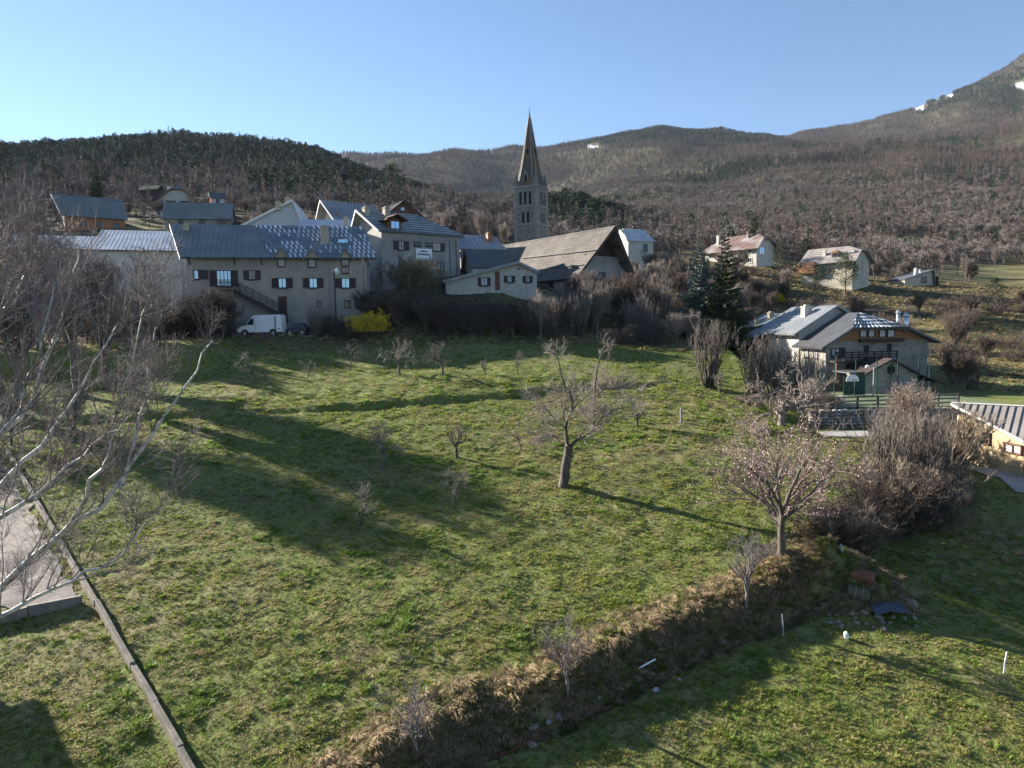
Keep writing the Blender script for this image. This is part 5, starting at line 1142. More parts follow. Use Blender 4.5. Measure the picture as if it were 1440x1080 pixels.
# stands of bare trees and shrubs, each its own object
ARE = [ # n, x range, distance range, kinds, scale range, name, label, group, cat
 (46, (515, 770), (82, 92), ['shrub', 'shrub', 'bare_brown'], (.8, 1.3), 'hedge_shrub', 'dark bare shrub in the hedge bank above the top orchard row', 'shrubs of the hedge bank', 'shrub'),
 (40, (755, 935), (82, 100), ['bare', 'bare_brown', 'whip'], (.8, 1.15), 'sapling_tree', 'bare grey sapling in the dense stand right of the small white house', 'saplings below the church', 'tree'),
 (16, (860, 1000), (80, 96), ['shrub', 'shrub_tan', 'bare'], (.7, 1.2), 'hollow_shrub', 'bare shrub in the shaded hollow left of the two spruces', 'shrubs in the shaded hollow', 'shrub'),
 (48, (880, 1060), (108, 165), ['bare', 'bare_brown', 'shrub_tan'], (.7, 1.1), 'slope_tree', 'bare tree on the slope between the church gable and the rust-roofed house', 'trees between church and rust-roofed house', 'tree'),
 (26, (-40, 300), (71, 82), ['bare', 'bare_brown', 'shrub', 'bare'], (.6, 1.0), 'terrace_tree', 'bare tree on the terrace in front of the long barn', 'bare trees on the terrace', 'tree'),
 (16, (210, 330), (77, 82.5), ['shrub', 'bare_brown'], (.6, 1.1), 'garden_shrub', 'bare garden shrub in front of the left half of the dormer house', 'garden shrubs at the dormer house', 'shrub'),
 (8, (400, 500), (80, 83), ['shrub', 'whip'], (.5, .75), 'wall_shrub', 'small bare shrub at the foot of the dormer house right half', 'small shrubs at the dormer house', 'shrub'),
 (48, (-60, 340), (108, 205), ['bare', 'bare_brown', 'shrub', 'shrub_tan'], (.55, .9), 'village_tree', 'bare tree among the chalets on the upper left slope', 'trees among the upper left chalets', 'tree'),
 (30, (330, 500), (135, 215), ['bare', 'bare_brown'], (.6, .95), 'backyard_tree', 'bare tree on the hillside behind the tall blue gable', 'trees behind the tall blue gable', 'tree'),
 (52, (500, 730), (150, 250), ['bare', 'bare_brown', 'bare'], (.8, 1.3), 'hillside_tree', 'bare brown tree on the wooded slope left of the bell tower', 'trees left of the bell tower', 'tree'),
 (24, (740, 900), (160, 250), ['bare', 'bare_brown'], (.7, 1.1), 'church_tree', 'bare tree on the slope behind the church roof', 'trees behind the church roof', 'tree'),
 (48, (960, 1135), (96, 150), ['bare', 'shrub_tan', 'bare_brown', 'shrub'], (.6, .9), 'scrub_tree', 'bare scrub tree between the two spruces and the balcony house', 'scrub between spruces and balcony house', 'tree'),
 (44, (1130, 1480), (92, 128), ['shrub', 'shrub_tan', 'bare_brown', 'shrub'], (.7, 1.15), 'scrub_shrub', 'brown shrub in the thicket behind the timber-gabled house roofs', 'thicket behind the lower right cluster', 'shrub'),
 (40, (1200, 1480), (155, 235), ['bare', 'bare_brown', 'shrub_tan'], (.6, .95), 'pasture_tree', 'bare tree along the terraced pastures of the right hillside', 'trees along the right pastures', 'tree'),
 (14, (1330, 1500), (66, 92), ['shrub', 'shrub_tan', 'bare_brown'], (.6, 1.0), 'field_shrub', 'bare shrub on the dry slope above the yellow building', 'shrubs above the yellow building', 'shrub'),
 (34, (1140, 1340), (33.5, 42), ['shrub', 'shrub_tan', 'shrub'], (.75, 1.2), 'thicket_shrub', 'tangled brown shrub in the thicket right of the blossoming tree', 'thicket right of the blossoming tree', 'shrub'),
 (20, (1235, 1360), (40, 51), ['shrub_tan', 'whip'], (.75, 1.1), 'lane_shrub', 'tall tan shrub between the thicket and the yellow building', 'tall shrubs near the yellow building', 'shrub'),
 (10, (1040, 1170), (57, 63), ['shrub', 'shrub_tan', 'shrub'], (.6, 1.0), 'court_shrub', 'low brown shrub at the foot of the whippy bushes left of the court', 'low shrubs left of the court', 'shrub'),
 (10, (-60, 130), (40, 60), ['bare', 'shrub'], (.5, .8), 'meadow_edge_tree', 'bare bush on the left meadow edge below the terrace, behind the birch', 'bushes on the left meadow edge', 'bush'),
]
HM = {}
CEIL = {'hedge_shrub': lambda p: 414 if p > 606 else 396, 'sapling_tree': lambda p: 398 if p < 800 else 372, 'terrace_tree': 362, 'garden_shrub': 398, 'hollow_shrub': 432, 'village_tree': 268, 'slope_tree': 345,
        'scrub_tree': 372, 'scrub_shrub': lambda p: 408 if p < 1330 else 400, 'lane_shrub': lambda p: 560 if p < 1345 else 600, 'thicket_shrub': lambda p: 690 if p < 1230 else 625, 'court_shrub': 540, 'hillside_tree': 262, 'backyard_tree': 262, 'church_tree': 300}
ra = np.random.default_rng(42)
for n, (x0, x1), (y0, y1), kinds, (s0, s1), nm, lab, grp, cat in ARE:
    got = 0; tries = 0
    while got < n and tries < n * 30:
        tries += 1; px = ra.uniform(x0, x1); Y = ra.uniform(y0, y1); x = (px - 720) / 1000 * Y
        if blocked(x, Y): continue
        if nm == 'thicket_shrub' and bank_dist(np.array([x]), np.array([Y]))[0][0] < -.6: continue
        if nm == 'thicket_shrub' and px > 1260 and Y < 36: continue
        if nm == 'terrace_tree' and Y < 77 and ra.random() < .5 and px > 200: continue
        if 330 < px < 440 and 78 < Y < 84: continue
        if nm == 'pasture_tree':
            z = gz(x, Y); row = 455 - z / Y * 1000 - .02 * (px - 720)
            if 374 < row < 400 and px > 1300: continue
        kd = kinds[int(ra.integers(len(kinds)))]; ms = TR[kd][int(ra.integers(len(TR[kd])))]; s = ra.uniform(s0, s1); s *= {'bare': .82, 'bare_brown': .85, 'whip': 1.0}.get(kd, 1.15)
        z = gz(x, Y); sz = s * ra.uniform(.85, 1.15); cl = CEIL.get(nm)
        if callable(cl): cl = cl(px)
        if cl:
            hm = HM.setdefault(ms[1].name, hmax(ms)); top = Zr(px, cl + ra.uniform(0, 22), Y); lim = (top - z) / hm
            if lim < .22: continue
            if sz > lim: s *= lim / sz * .5 + .5 if lim / sz < 1 else 1; sz = lim
        plant(nm, ms, lab, cat, (x, Y, z), s, rz=ra.uniform(0, 6.28), group=grp, sz=sz); got += 1
# a leafy ivy-grown tree before the dormer house
x, y = (290 - 720) / 1000 * 80, 80.0; plant('ivy_tree', shrub(331, 5.2, 3.0, 50, 8, 6, .1, .014, leafm='leaf_ivy', leafn=1, flare=.7, leafs=.14), 'ivy-grown yellowish bush covering the lower left corner of the dormer house', 'bush', (x, y, gz(x, y)), 1.0)
# bare trees of the left edge that throw the long shadows
BT = [bare_tree(401, 16, .28, .34, .8, 10, 9, 8, 6, .16, .12, tw=.020, mc='twig_birch', a1=(.3, .8)), bare_tree(404, 15, .3, .30, .8, 10, 9, 8, 6, .16, .12, tw=.020, mc='twig_birch', a1=(.3, .8))]
for i, (px, Y, s, lab) in enumerate(((108, 60, .84, 'big bare tree with dark trunk at the left meadow edge'), (148, 62, .80, 'slimmer big bare tree at the left meadow edge, right of its thicker neighbour'), (20, 54, .74, 'big bare tree with crossing twigs at the far left, in front of the barn end'), (-75, 61, 1.0, 'big bare tree just beyond the left frame edge, farther from the birch'), (60, 70, .72, 'big bare tree on the terrace in front of the middle of the long barn'))):
    x = (px - 720) / 1000 * Y; plant('tall_bare_tree', BT[i % 2], lab, 'tree', (x, Y, gz(x, Y)), s, rz=i * 2.0, group='tall bare trees at the left edge')
# birch whose limbs lean in from the left
def birch():
    rg = np.random.default_rng(8); bx, by = -15.2, 14.5; bz = gz(bx, by); B0 = np.array([bx, by, bz])
    def limb(pts, r, n=16):
        q = np.array([(P(*p) if len(p) == 3 else np.array(p[1:])) - B0 for p in pts]); t = np.linspace(0, len(q) - 1, n); k = np.minimum(t.astype(int), len(q) - 2); f = (t - k)[:, None]
        f = f; q = q[k] * (1 - f) + q[k + 1] * f
        q[1:-1] = (q[:-2] + 2 * q[1:-1] + q[2:]) / 4; q += rg.normal(size=q.shape) * .038; return q, r[0] + (r[1] - r[0]) * np.linspace(0, 1, n) ** .8
    F0 = ('w', bx, by, bz - .3); F1 = ('w', bx + .3, by + .1, bz + 1.3)
    L = [limb([F0, F1, (-120, 920, 14.5), (0, 828, 14.6), (100, 742, 14.9), (168, 684, 15.2), (222, 600, 15.6), (262, 535, 15.9), (298, 478, 16.2)], (.13, .012), 22),
         limb([(80, 760, 14.8), (120, 700, 14.5), (150, 640, 14.4), (170, 560, 14.5), (196, 470, 14.8), (214, 400, 15)], (.055, .01)),
         limb([(168, 684, 15.2), (190, 620, 15.6), (205, 560, 16), (212, 500, 16.4), (226, 440, 16.8)], (.045, .01)),
         limb([F1, (-130, 800, 13.2), (0, 732, 13.5), (60, 690, 13.8), (110, 640, 14.0), (165, 606, 14.2), (185, 590, 14.3)], (.08, .01)),
         limb([F1, (-110, 820, 15.8), (0, 688, 16.2), (50, 640, 16.4), (100, 565, 16.6), (140, 500, 16.8), (188, 415, 17)], (.10, .012)),
         limb([F1, (-100, 700, 17), (-20, 630, 17.2), (40, 580, 17.5), (70, 500, 17.6), (92, 440, 17.8), (106, 385, 18), (114, 340, 18)], (.10, .012)),
         limb([F1, (-90, 610, 14), (-30, 480, 14.2), (10, 440, 14.4), (36, 390, 14.6), (50, 345, 14.8)], (.09, .01)),
         limb([F1, (-140, 930, 13), (0, 862, 13.2), (60, 838, 13.3), (110, 815, 13.4), (160, 790, 13.6), (200, 745, 13.8), (245, 700, 14)], (.07, .01)),
         limb([F1, (-150, 760, 12), (0, 622, 12.2), (30, 560, 12.4), (60, 470, 12.6), (80, 400, 12.8)], (.07, .01)),
         limb([F1, (-120, 560, 13), (-60, 460, 13), (-20, 380, 13.2), (8, 320, 13.4)], (.08, .01)),
         limb([F1, (-200, 500, 15), (-190, 420, 15.5), (-170, 300, 16)], (.12, .015)),
         limb([F1, (-300, 600, 14), (-380, 460, 13), (-420, 380, 12)], (.11, .015))]
    tr = join([tubes(l[0][None], l[1][None], 6) for l in L]); cr = []; k = 16
    A_ = []; R_ = []
    for l in L:
        i = np.linspace(0, len(l[0]) - 1, k).astype(int); A_.append(l[0][i]); R_.append(l[1][i])
    A_ = np.array(A_); R_ = np.array(R_)
    s, d, l, rr = spawn(A_, R_, 21, .25, .99, .3, .85, 2.4, .35, rg, .3, .45); B, BR = grow(s, d, l, np.clip(rr, .006, .018), 7, .12, .12, rg, .35)
    s, d, l, rr = spawn(B, BR, 11, .1, .98, .3, .9, .95, .4, rg, .15, .6); C, CR = grow(s, d, l, np.full(len(rr), .0046), 5, .16, .03, rg, .5)
    s, d, l, rr = spawn(C, CR, 6, .1, 1, .3, .9, .42, .4, rg, .05, .6); D, DR = grow(s, d, l, np.full(len(rr), .0036), 3, .2, -.02, rg, .6)
    e = thing('birch_tree', 'white-barked birch leaning its many bare limbs in from the left edge', 'tree', B0)
    obj('trunk', mesh_from('trunk', *tr, 'bark_birch', smooth=True), e); obj('crown', mesh_from('crown', *join([tubes(B, BR, 4), tubes(C, CR, 3), tubes(D, DR, 3)]), 'twig_birch'), e)
birch()

# ------------------------------------------------------------------ scattered stuff (instances inside one object)
def scatter(name, label, protos, mats, pts, scale, rotz, vi, tint, kind='stuff', tilt=None, cat=None):
    """protos: list of (V, F, material index); pts (N,3). One object holding its own prototypes and instancing them on its own points."""
    V = []; F = []; mi = []; pid = []; b = 0
    for k, (v, f, m_) in enumerate(protos):
        V.append(v); F.append(f + b); b += len(v); mi += [m_] * len(f) if np.isscalar(m_) else list(m_); pid += [k] * len(v)
    PV = np.concatenate(V + [pts]); PF = np.concatenate(F); N = len(pts); b0 = b
    me = mesh_from(name, PV, PF, mats, mi)
    def attr(nm, tp, arr):
        a = me.attributes.new(nm, tp, 'POINT'); a.data.foreach_set('vector' if tp == 'FLOAT_VECTOR' else 'value', np.ascontiguousarray(arr).ravel())
    attr('pid', 'INT', np.array(pid + [-1] * N, np.int32)); z = lambda a, d: np.concatenate([np.zeros(b0, d), np.asarray(a, d)])
    attr('sc', 'FLOAT', z(scale, np.float32)); attr('vi', 'INT', z(vi, np.int32)); attr('tn', 'FLOAT', z(tint, np.float32))
    rot = np.zeros((b0 + N, 3), np.float32); rot[b0:, 2] = rotz
    if tilt is not None: rot[b0:, :2] = tilt
    attr('rt', 'FLOAT_VECTOR', rot)
    o = obj(name, me); o['kind'] = kind; o['label'] = label
    if cat: o['category'] = cat
    ng = bpy.data.node_groups.new(name + '_nodes', 'GeometryNodeTree'); ng.interface.new_socket('Geometry', in_out='INPUT', socket_type='NodeSocketGeometry'); ng.interface.new_socket('Geometry', in_out='OUTPUT', socket_type='NodeSocketGeometry')
    n = ng.nodes; L = ng.links; gi = n.new('NodeGroupInput'); go = n.new('NodeGroupOutput')
    def na(nm, tp): q = n.new('GeometryNodeInputNamedAttribute'); q.data_type = tp; q.inputs[0].default_value = nm; return q.outputs[0]
    pidn = na('pid', 'INT')
    def sep(k):
        c = n.new('FunctionNodeCompare'); c.data_type = 'INT'; c.operation = 'EQUAL'; L.new(pidn, c.inputs[2]); c.inputs[3].default_value = k
        s = n.new('GeometryNodeSeparateGeometry'); s.domain = 'POINT'; L.new(gi.outputs[0], s.inputs[0]); L.new(c.outputs[0], s.inputs[1]); return s.outputs[0]
    g2i = n.new('GeometryNodeGeometryToInstance')
    for k in range(len(protos)): L.new(sep(k), g2i.inputs[0])
    m2p = n.new('GeometryNodeMeshToPoints'); L.new(sep(-1), m2p.inputs[0])
    iop = n.new('GeometryNodeInstanceOnPoints'); L.new(m2p.outputs[0], iop.inputs['Points']); L.new(g2i.outputs[0], iop.inputs['Instance']); iop.inputs['Pick Instance'].default_value = True
    L.new(na('vi', 'INT'), iop.inputs['Instance Index']); L.new(na('rt', 'FLOAT_VECTOR'), iop.inputs['Rotation']); L.new(na('sc', 'FLOAT'), iop.inputs['Scale'])
    st = n.new('GeometryNodeStoreNamedAttribute'); st.data_type = 'FLOAT'; st.domain = 'INSTANCE'; st.inputs['Name'].default_value = 'tint'; L.new(iop.outputs[0], st.inputs[0]); L.new(na('tn', 'FLOAT'), st.inputs['Value'])
    L.new(st.outputs[0], go.inputs[0]); md = o.modifiers.new('scatter', 'NODES'); md.node_group = ng
    return o
def far_bare(seed):
    rg = np.random.default_rng(seed); T0, R0 = grow(np.array([[0, 0, -.05]]), np.array([[0, 0, 1.0]]), np.array([.45]), np.array([.018]), 4, .05, 0, rg, .6)
    s, d, l, rr = spawn(T0, R0, 9, .5, 1, .2, .9, .55, .7, rg, .25, .6); A, AR = grow(s, d, l, rr * .9, 4, .15, .15, rg, .3)
    s, d, l, rr = spawn(A, AR, 6, .2, 1, .3, .9, .26, .5, rg, .2, .6); B, BR = grow(s, d, l, rr, 2, .1, .1, rg, .5)
    C = np.repeat(B.reshape(-1, 3), 4, 0); C = C + rg.normal(size=C.shape) * .035
    return join([tubes(T0, R0, 4), tubes(A, AR, 3), leaves(B[:, 0], B[:, 1] - B[:, 0], l, .016, rg), leaves(C, rg.normal(size=C.shape) * .6 + (0, 0, .9), .11, .014, rg)])
def far_larch(seed):
    rg = np.random.default_rng(seed); T0, R0 = grow(np.array([[0, 0, -.05]]), np.array([[0, 0, 1.0]]), np.array([1.03]), np.array([.016]), 4, .015, 0, rg, .15)
    f = rg.uniform(.12, .98, 210); a = rg.uniform(0, 6.28, 210); r = .19 * (1 - f) ** .8 + .02; C = np.stack([np.cos(a) * r * .15, np.sin(a) * r * .15, f], -1); D = np.stack([np.cos(a), np.sin(a), rg.uniform(-.1, .5, 210)], -1)
    return join([tubes(T0, R0, 4), leaves(C, D, r, .016, rg)])
def far_pine(seed, con=False):
    rg = np.random.default_rng(seed); T0, R0 = grow(np.array([[0, 0, -.05]]), np.array([[0, 0, 1.0]]), np.array([.95]), np.array([.02]), 3, .015, 0, rg, .3); N = 330
    f = rg.uniform(.1 if con else .22, 1.0, N); a = rg.uniform(0, 6.28, N) if con else rg.choice(rg.uniform(0, 6.28, 14), N) + rg.normal(size=N) * .35
    r = (.24 * (1 - f) ** .8 + .015) if con else (.27 * np.sin(np.clip((f - .18) / .82, 0, 1) ** .7 * math.pi) ** .6 + .03); rr = r * rg.uniform(.2, 1, N) ** .5
    C = np.stack([np.cos(a) * rr, np.sin(a) * rr, f], -1); D = np.stack([np.cos(a), np.sin(a), rg.uniform(-.6, .6, N)], -1) + rg.normal(size=(N, 3)) * .4
    return join([tubes(T0, R0, 4), leaves(C, D, .085, .045, rg)])
def forest():
    rg = np.random.default_rng(99); X = []; Y = []
    for (r0, r1, s) in ((200, 300, 4.6), (300, 600, 4.6), (600, 1400, 6.8), (1400, 4400, 11.0)):
        n = int(math.radians(84) * (r1 * r1 - r0 * r0) / 2 / s / s); r = np.sqrt(rg.uniform(r0 * r0, r1 * r1, n)); a = np.radians(rg.uniform(-42, 42, n)); X.append(np.sin(a) * r); Y.append(np.cos(a) * r)
    X = np.concatenate(X); Y = np.concatenate(Y); Z = ground_z(X, Y); r = np.hypot(X, Y)
    px = 720 + 1000 * X / Y; row = 455 - 1000 * Z / Y - .02 * (px - 720)
    keep = np.ones(len(X), bool)
    nz = fbm(X / 60, Y / 60, 51, 3)
    def rm(x0, x1, y0, y1, p=1.0, ymax=900): nonlocal keep; keep &= ~((px > x0) & (px < x1) & (row > y0) & (row < y1) & (Y < ymax) & (rg.random(len(X)) < p))
    rm(1320, 1800, 372, 403, .97); rm(1245, 1330, 336, 354, .9); rm(1360, 1800, 336, 352, .85); rm(1215, 1262, 364, 378, .9); rm(1130, 1180, 380, 402, .9); rm(80, 150, 246, 256, .6); rm(90, 330, 300, 335, .5)
    for (a, b, c, e) in ((1262, 14, 160, 7), (1283, 14, 159, 6), (1303, 10, 148, 5), (1322, 9, 144, 4), (1210, 17, 175, 6), (838, 10, 213, 4), (1422, 11, 131, 8), (1334, 7, 172, 4), (1325, 1, 189, 1)):
        keep &= ~((((px - a) / b) ** 2 + ((row - c) / e) ** 2 < 1) & (Y > 1500))
    bl = np.array([r[i] < 260 and blocked(X[i], Y[i], 2.5) for i in range(len(X))]); keep &= ~bl
    pine_p = np.zeros(len(X))
    pine_p = np.maximum(pine_p, ((px < 640) & (Y < 1300) & (row < 262) & (row < 268 - .0 * px)) * .75 * sstep(270, 235, row + 25 * (nz - .5)))
    pine_p = np.maximum(pine_p, (((px > 360) & (px < 660) & (row < 282) & (Y < 1300))) * .8 * sstep(.25, .5, nz))
    pine_p = np.maximum(pine_p, np.exp(-(((px - 820) / 62) ** 2 + ((row - 305) / 32) ** 2) * 1.3) * (Y < 520) * 1.3)
    pine_p = np.maximum(pine_p, ((Y > 900) * sstep(.58, .68, fbm(X / 420, Y / 420, 61, 3))) * .75)
    pine_p = np.maximum(pine_p, (Y > 1500) * (px > 850) * (px < 1100) * (row < 205) * .6)
    pine_p = np.maximum(pine_p, .05)
    up = rg.random(len(X)); isp = keep & (up < pine_p)
    lar = np.clip(sstep(280, 225, row) * .85 + .15 + (nz - .5), .1, .97); lar = np.where(px < 640, np.where(Y < 1300, .25, lar), lar); isl = keep & ~isp & (rg.random(len(X)) < lar); isb = keep & ~isp & ~isl
    for nm, lab, sel, pr, mt, h0, h1 in (('pine_wood', 'dark green pine and fir wood on the hills behind the village', isp, [far_pine(1), far_pine(2), far_pine(3, True), far_pine(4, True)], 'wood_pine', 8, 13),
                                         ('larch_wood', 'brown leafless larch forest on the mountainsides', isl, [far_larch(11), far_larch(12), far_larch(13)], 'wood_larch', 10, 17),
                                         ('broadleaf_wood', 'grey-brown leafless broadleaf wood on the lower slopes', isb, [far_bare(21), far_bare(22), far_bare(23), far_bare(24)], 'wood_bare', 7, 13)):
        n = int(sel.sum()); pts = np.stack([X[sel], Y[sel], Z[sel]], -1)
        sc = rg.uniform(h0, h1, n) * np.where(Y[sel] < 330, .66, np.where(Y[sel] > 1200, 1.05, .78)); tn = np.clip(.5 + 1.1 * (fbm(X[sel] / 45, Y[sel] / 45, 71, 2) - .5) + rg.normal(size=n) * .22, 0, 1)
        scatter(nm, lab, [(v, f, 0) for v, f in pr], [mt], pts, sc, rg.uniform(0, 6.28, n), rg.integers(0, len(pr), n), tn)
forest()
def tuft(seed, n, h, spread, w_, bend, base=.06):
    rg = np.random.default_rng(seed); a = rg.uniform(0, 6.28, n); r = rg.uniform(0, base, n); st = np.stack([np.cos(a) * r, np.sin(a) * r, np.full(n, -.03)], -1)
    l = rg.uniform(.6, 1, n) * h; d = np.stack([np.cos(a) * spread * rg.uniform(.3, 1.2, n), np.sin(a) * spread * rg.uniform(.3, 1.2, n), np.ones(n)], -1); d = nrm(d)
    s = nrm(np.cross(d, [0, 0, 1.0]) + 1e-4) * w_; m1 = st + d * l[:, None] * .55; out = np.stack([np.cos(a), np.sin(a), np.zeros(n)], -1)
    tp = m1 + (d * (1 - bend) + out * bend * .9 - np.array([0, 0, bend * .6])) * l[:, None] * .5
    V = np.stack([st - s, st + s, m1 + s * .8, m1 - s * .8, tp + s * .15, tp - s * .15], 1).reshape(-1, 3); i = np.arange(n)[:, None] * 6
    return V, np.concatenate([i + [0, 1, 2, 3], i + [3, 2, 4, 5]])
def grasses():
    rg = np.random.default_rng(123)
    # meadow and lower field
    X = []; Y = []
    for (r0, r1, dens) in ((18, 30, 120), (30, 45, 70), (45, 62, 34), (62, 84, 15)):
        n = int(math.radians(80) * (r1 * r1 - r0 * r0) / 2 * dens); r = np.sqrt(rg.uniform(r0 * r0, r1 * r1, n)); a = np.radians(rg.uniform(-40, 40, n)); X.append(np.sin(a) * r); Y.append(np.cos(a) * r)
    X = np.concatenate(X); Y = np.concatenate(Y); d, dr, wd = bank_dist(X, Y)
    cl = fbm(X / .55, Y / .55, 81, 3); big = fbm(X / 5, Y / 5, 83, 3)
    keep = (rg.random(len(X)) < sstep(.32, .62, cl) * .6 + .38) & ~((X > 23) & (Y > 50.5) & (d > 0)) & ~((X > 29) & (Y > 41.5) & (Y < 53)) & ~blocked_arr(X, Y) & ~((d > .3) & (d < wd + .3) & (Y < 33))
    lx = left_wall_x(Y); keep &= ~((X < lx) & (X > lx - .32) & (Y < 27))
    keep &= ~((X < lx - .4) & (Y > 29.3) & (Y < 37) & (X < -15.8))
    X, Y, cl, big, d = X[keep], Y[keep], cl[keep], big[keep], d[keep]; Z = ground_z(X, Y); n = len(X)
    dryp = np.clip(.30 + 1.5 * (big - .5) + .0 * X + (d > 0) * .12 + np.where((X < -9) & (Y < 27), .2, 0) + sstep(60, 76, Y) * .35 + .25 * sstep(40, 60, Y) * sstep(0, 12, X), .05, .9)
    u = rg.random(n); dry = u < dryp; fresh = (~dry) & (rg.random(n) < .06 + .45 * sstep(.55, .75, fbm(X / 1.6, Y / 1.6, 85, 2)))
    V_ = []
    pg = [tuft(i, 15, .16, .7, .011, .35) for i in range(3)]; pf = [tuft(10 + i, 20, .22, .8, .012, .4, .1) for i in range(2)]; pd = [tuft(20 + i, 15, .15, 1.0, .010, .6) for i in range(3)]
    pr = [(v, f, 0) for v, f in pg] + [(v, f, 1) for v, f in pf] + [(v, f, 2) for v, f in pd]
    vi = np.where(dry, rg.integers(5, 8, n), np.where(fresh, rg.integers(3, 5, n), rg.integers(0, 3, n)))
    sc = rg.uniform(.55, 1.25, n) * (.8 + .45 * sstep(.45, .75, cl)) * np.where(Y > 45, 1.35, 1.0)
    scatter('meadow_grass', 'tufty green and straw-coloured grass of the sloping meadow', pr, ['grass_green', 'grass_fresh', 'grass_dry'], np.stack([X, Y, Z], -1), sc, rg.uniform(0, 6.28, n), vi, np.clip(.5 + 1.5 * (cl - .5) + rg.normal(size=n) * .2, 0, 1))
    # long dead grass hanging over the bank
    t = rg.uniform(0, 1, 17000); seg = (t * 8).astype(int); f = t * 8 - seg; Pb = BXY[seg] * (1 - f)[:, None] + BXY[seg + 1] * f[:, None]; e = nrm(BXY[seg + 1] - BXY[seg]); nn = np.stack([e[:, 1], -e[:, 0]], -1)
    off = rg.normal(size=17000) * .8 + .45; q = Pb + nn * off[:, None]; X, Y = q[:, 0], q[:, 1]; cl = fbm(X / .7, Y / .7, 91, 3); k = (rg.random(17000) < sstep(.3, .6, cl) + .1) & (Y > 15) & (off > -1.3) & (off < 1.25); X, Y, off, cl = X[k], Y[k], off[k], cl[k]
    ex = rg.uniform(-1, 1, (1300, 2)) * [2.9, 1.7] + [14.3, 31.0]; ex2 = rg.uniform(-1, 1, (240, 2)) * [6, 3] + [19.5, 33]; X = np.concatenate([X, ex[:, 0], ex2[:, 0]]); Y = np.concatenate([Y, ex[:, 1], ex2[:, 1]]); n = len(X); Z = ground_z(X, Y)
    pr = [(*tuft(40 + i, 34, .55, .9, .010, .75, .10), 0) for i in range(3)] + [(*tuft(50 + i, 26, .38, .9, .011, .6, .12), 1) for i in range(2)]
    vi = np.where(rg.random(n) < .86, rg.integers(0, 3, n), rg.integers(3, 5, n))
    ang = np.arctan2(-1.0, .9) + rg.normal(size=n) * .6; tl = rg.uniform(0, .5, n)
    scatter('bank_grass', 'long dead straw-brown grass hanging over the bank', pr, ['grass_straw', 'grass_green'], np.stack([X, Y, Z], -1), rg.uniform(.55, 1.15, n), rg.uniform(0, 6.28, n), vi, rg.uniform(0, 1, n), tilt=np.stack([tl, np.zeros(n)], -1))
    # rough grass on the slopes around the village
    n = 26000; r = np.sqrt(rg.uniform(78 ** 2, 190 ** 2, n)); a = np.radians(rg.uniform(-40, 40, n)); X, Y = np.sin(a) * r, np.cos(a) * r; k = ~blocked_arr(X, Y) & ~((X > 23) & (Y < 90) & (X < 46)); X, Y = X[k], Y[k]; n = len(X); Z = ground_z(X, Y)
    pr = [(*tuft(60 + i, 16, .55, 1.0, .035, .5, .3), i % 2) for i in range(4)]
    scatter('rough_grass', 'rough brown grass and weeds on the slopes around the village', pr, ['grass_straw', 'grass_dry'], np.stack([X, Y, Z], -1), rg.uniform(.5, 1.3, n), rg.uniform(0, 6.28, n), rg.integers(0, 4, n), rg.uniform(0, 1, n))
def blocked_arr(X, Y):
    out = np.zeros(len(X), bool)
    for (ox, oy, a, x0, x1, y0, y1) in HOUSES:
        dx, dy = X - ox, Y - oy; u = dx * math.cos(a) + dy * math.sin(a); v = -dx * math.sin(a) + dy * math.cos(a); out |= (x0 - .3 < u) & (u < x1 + .3) & (y0 - .3 < v) & (v < y1 + .3)
    return out
_LW = [P1(270, 1085)[:2], P1(120, 845)[:2], P1(20, 655)[:2]]
def left_wall_x(y):
    return np.interp(y, [_LW[0][1] - 6, _LW[0][1], _LW[1][1], _LW[2][1], 60], [_LW[0][0] + (_LW[0][0] - _LW[1][0]) * 6 / (_LW[1][1] - _LW[0][1]), _LW[0][0], _LW[1][0], _LW[2][0], _LW[2][0] - 8])
grasses()
# ------------------------------------------------------------------ ground sheets
def patch(name, quad, m, dz=.03, nu=24, nv=40, flat=None, jag=0):
    q = [np.array(p[:2], float) for p in quad]; V = []
    for j in range(nv + 1):
        for i in range(nu + 1):
            u, v = i / nu, j / nv; p = (q[0] * (1 - u) + q[1] * u) * (1 - v) + (q[3] * (1 - u) + q[2] * u) * v
            if jag and (i in (0, nu) or j in (0, nv)): p = p + jag * (np.array([vnoise(p[0] * 2, p[1] * 2, 4), vnoise(p[0] * 2, p[1] * 2, 6)]) - .5)
            V.append(p)
    V = np.array(V); z = ground_z(V[:, 0], V[:, 1]) + dz if flat is None else np.full(len(V), flat); W_ = nu + 1
    F = np.array([(r * W_ + i, r * W_ + i + 1, (r + 1) * W_ + i + 1, (r + 1) * W_ + i) for r in range(nv) for i in range(nu)])
    o = obj(name, mesh_from(name, np.column_stack([V, z]), F, m, smooth=True)); o['kind'] = 'structure'; return o
g1 = P1(128, 850); g2 = P1(20, 652); 
patch('gravel_yard', [(g1[0] - 9.5, g1[1] - .6), (g1[0] - .6, g1[1] + .1), (g2[0] - .5, g2[1]), (g2[0] - 9, g2[1] + 1)], 'gravel', .05, 40, 80, jag=.4)
patch('court_floor', [(24.9, 58.0), (41, 58.0), (41, 72.5), (24.9, 72.5)], 'court_green', flat=-7.44, nu=4, nv=4)
patch('village_lane', [(21.5, 51.4), (31, 50.9), (31.5, 53.6), (23.0, 54.0)], 'lane', .06, 30, 16)
patch('lane_by_building', [(28.8, 40.2), (40, 35), (40, 38.5), (29.5, 46.5)], 'lane', .06, 30, 30, jag=.3)
patch('parking_terrace', [(-44, 79.4), (-23, 79.4), (-23, 83.2), (-44, 83.2)], 'gravel', .05, 30, 10, jag=.4)

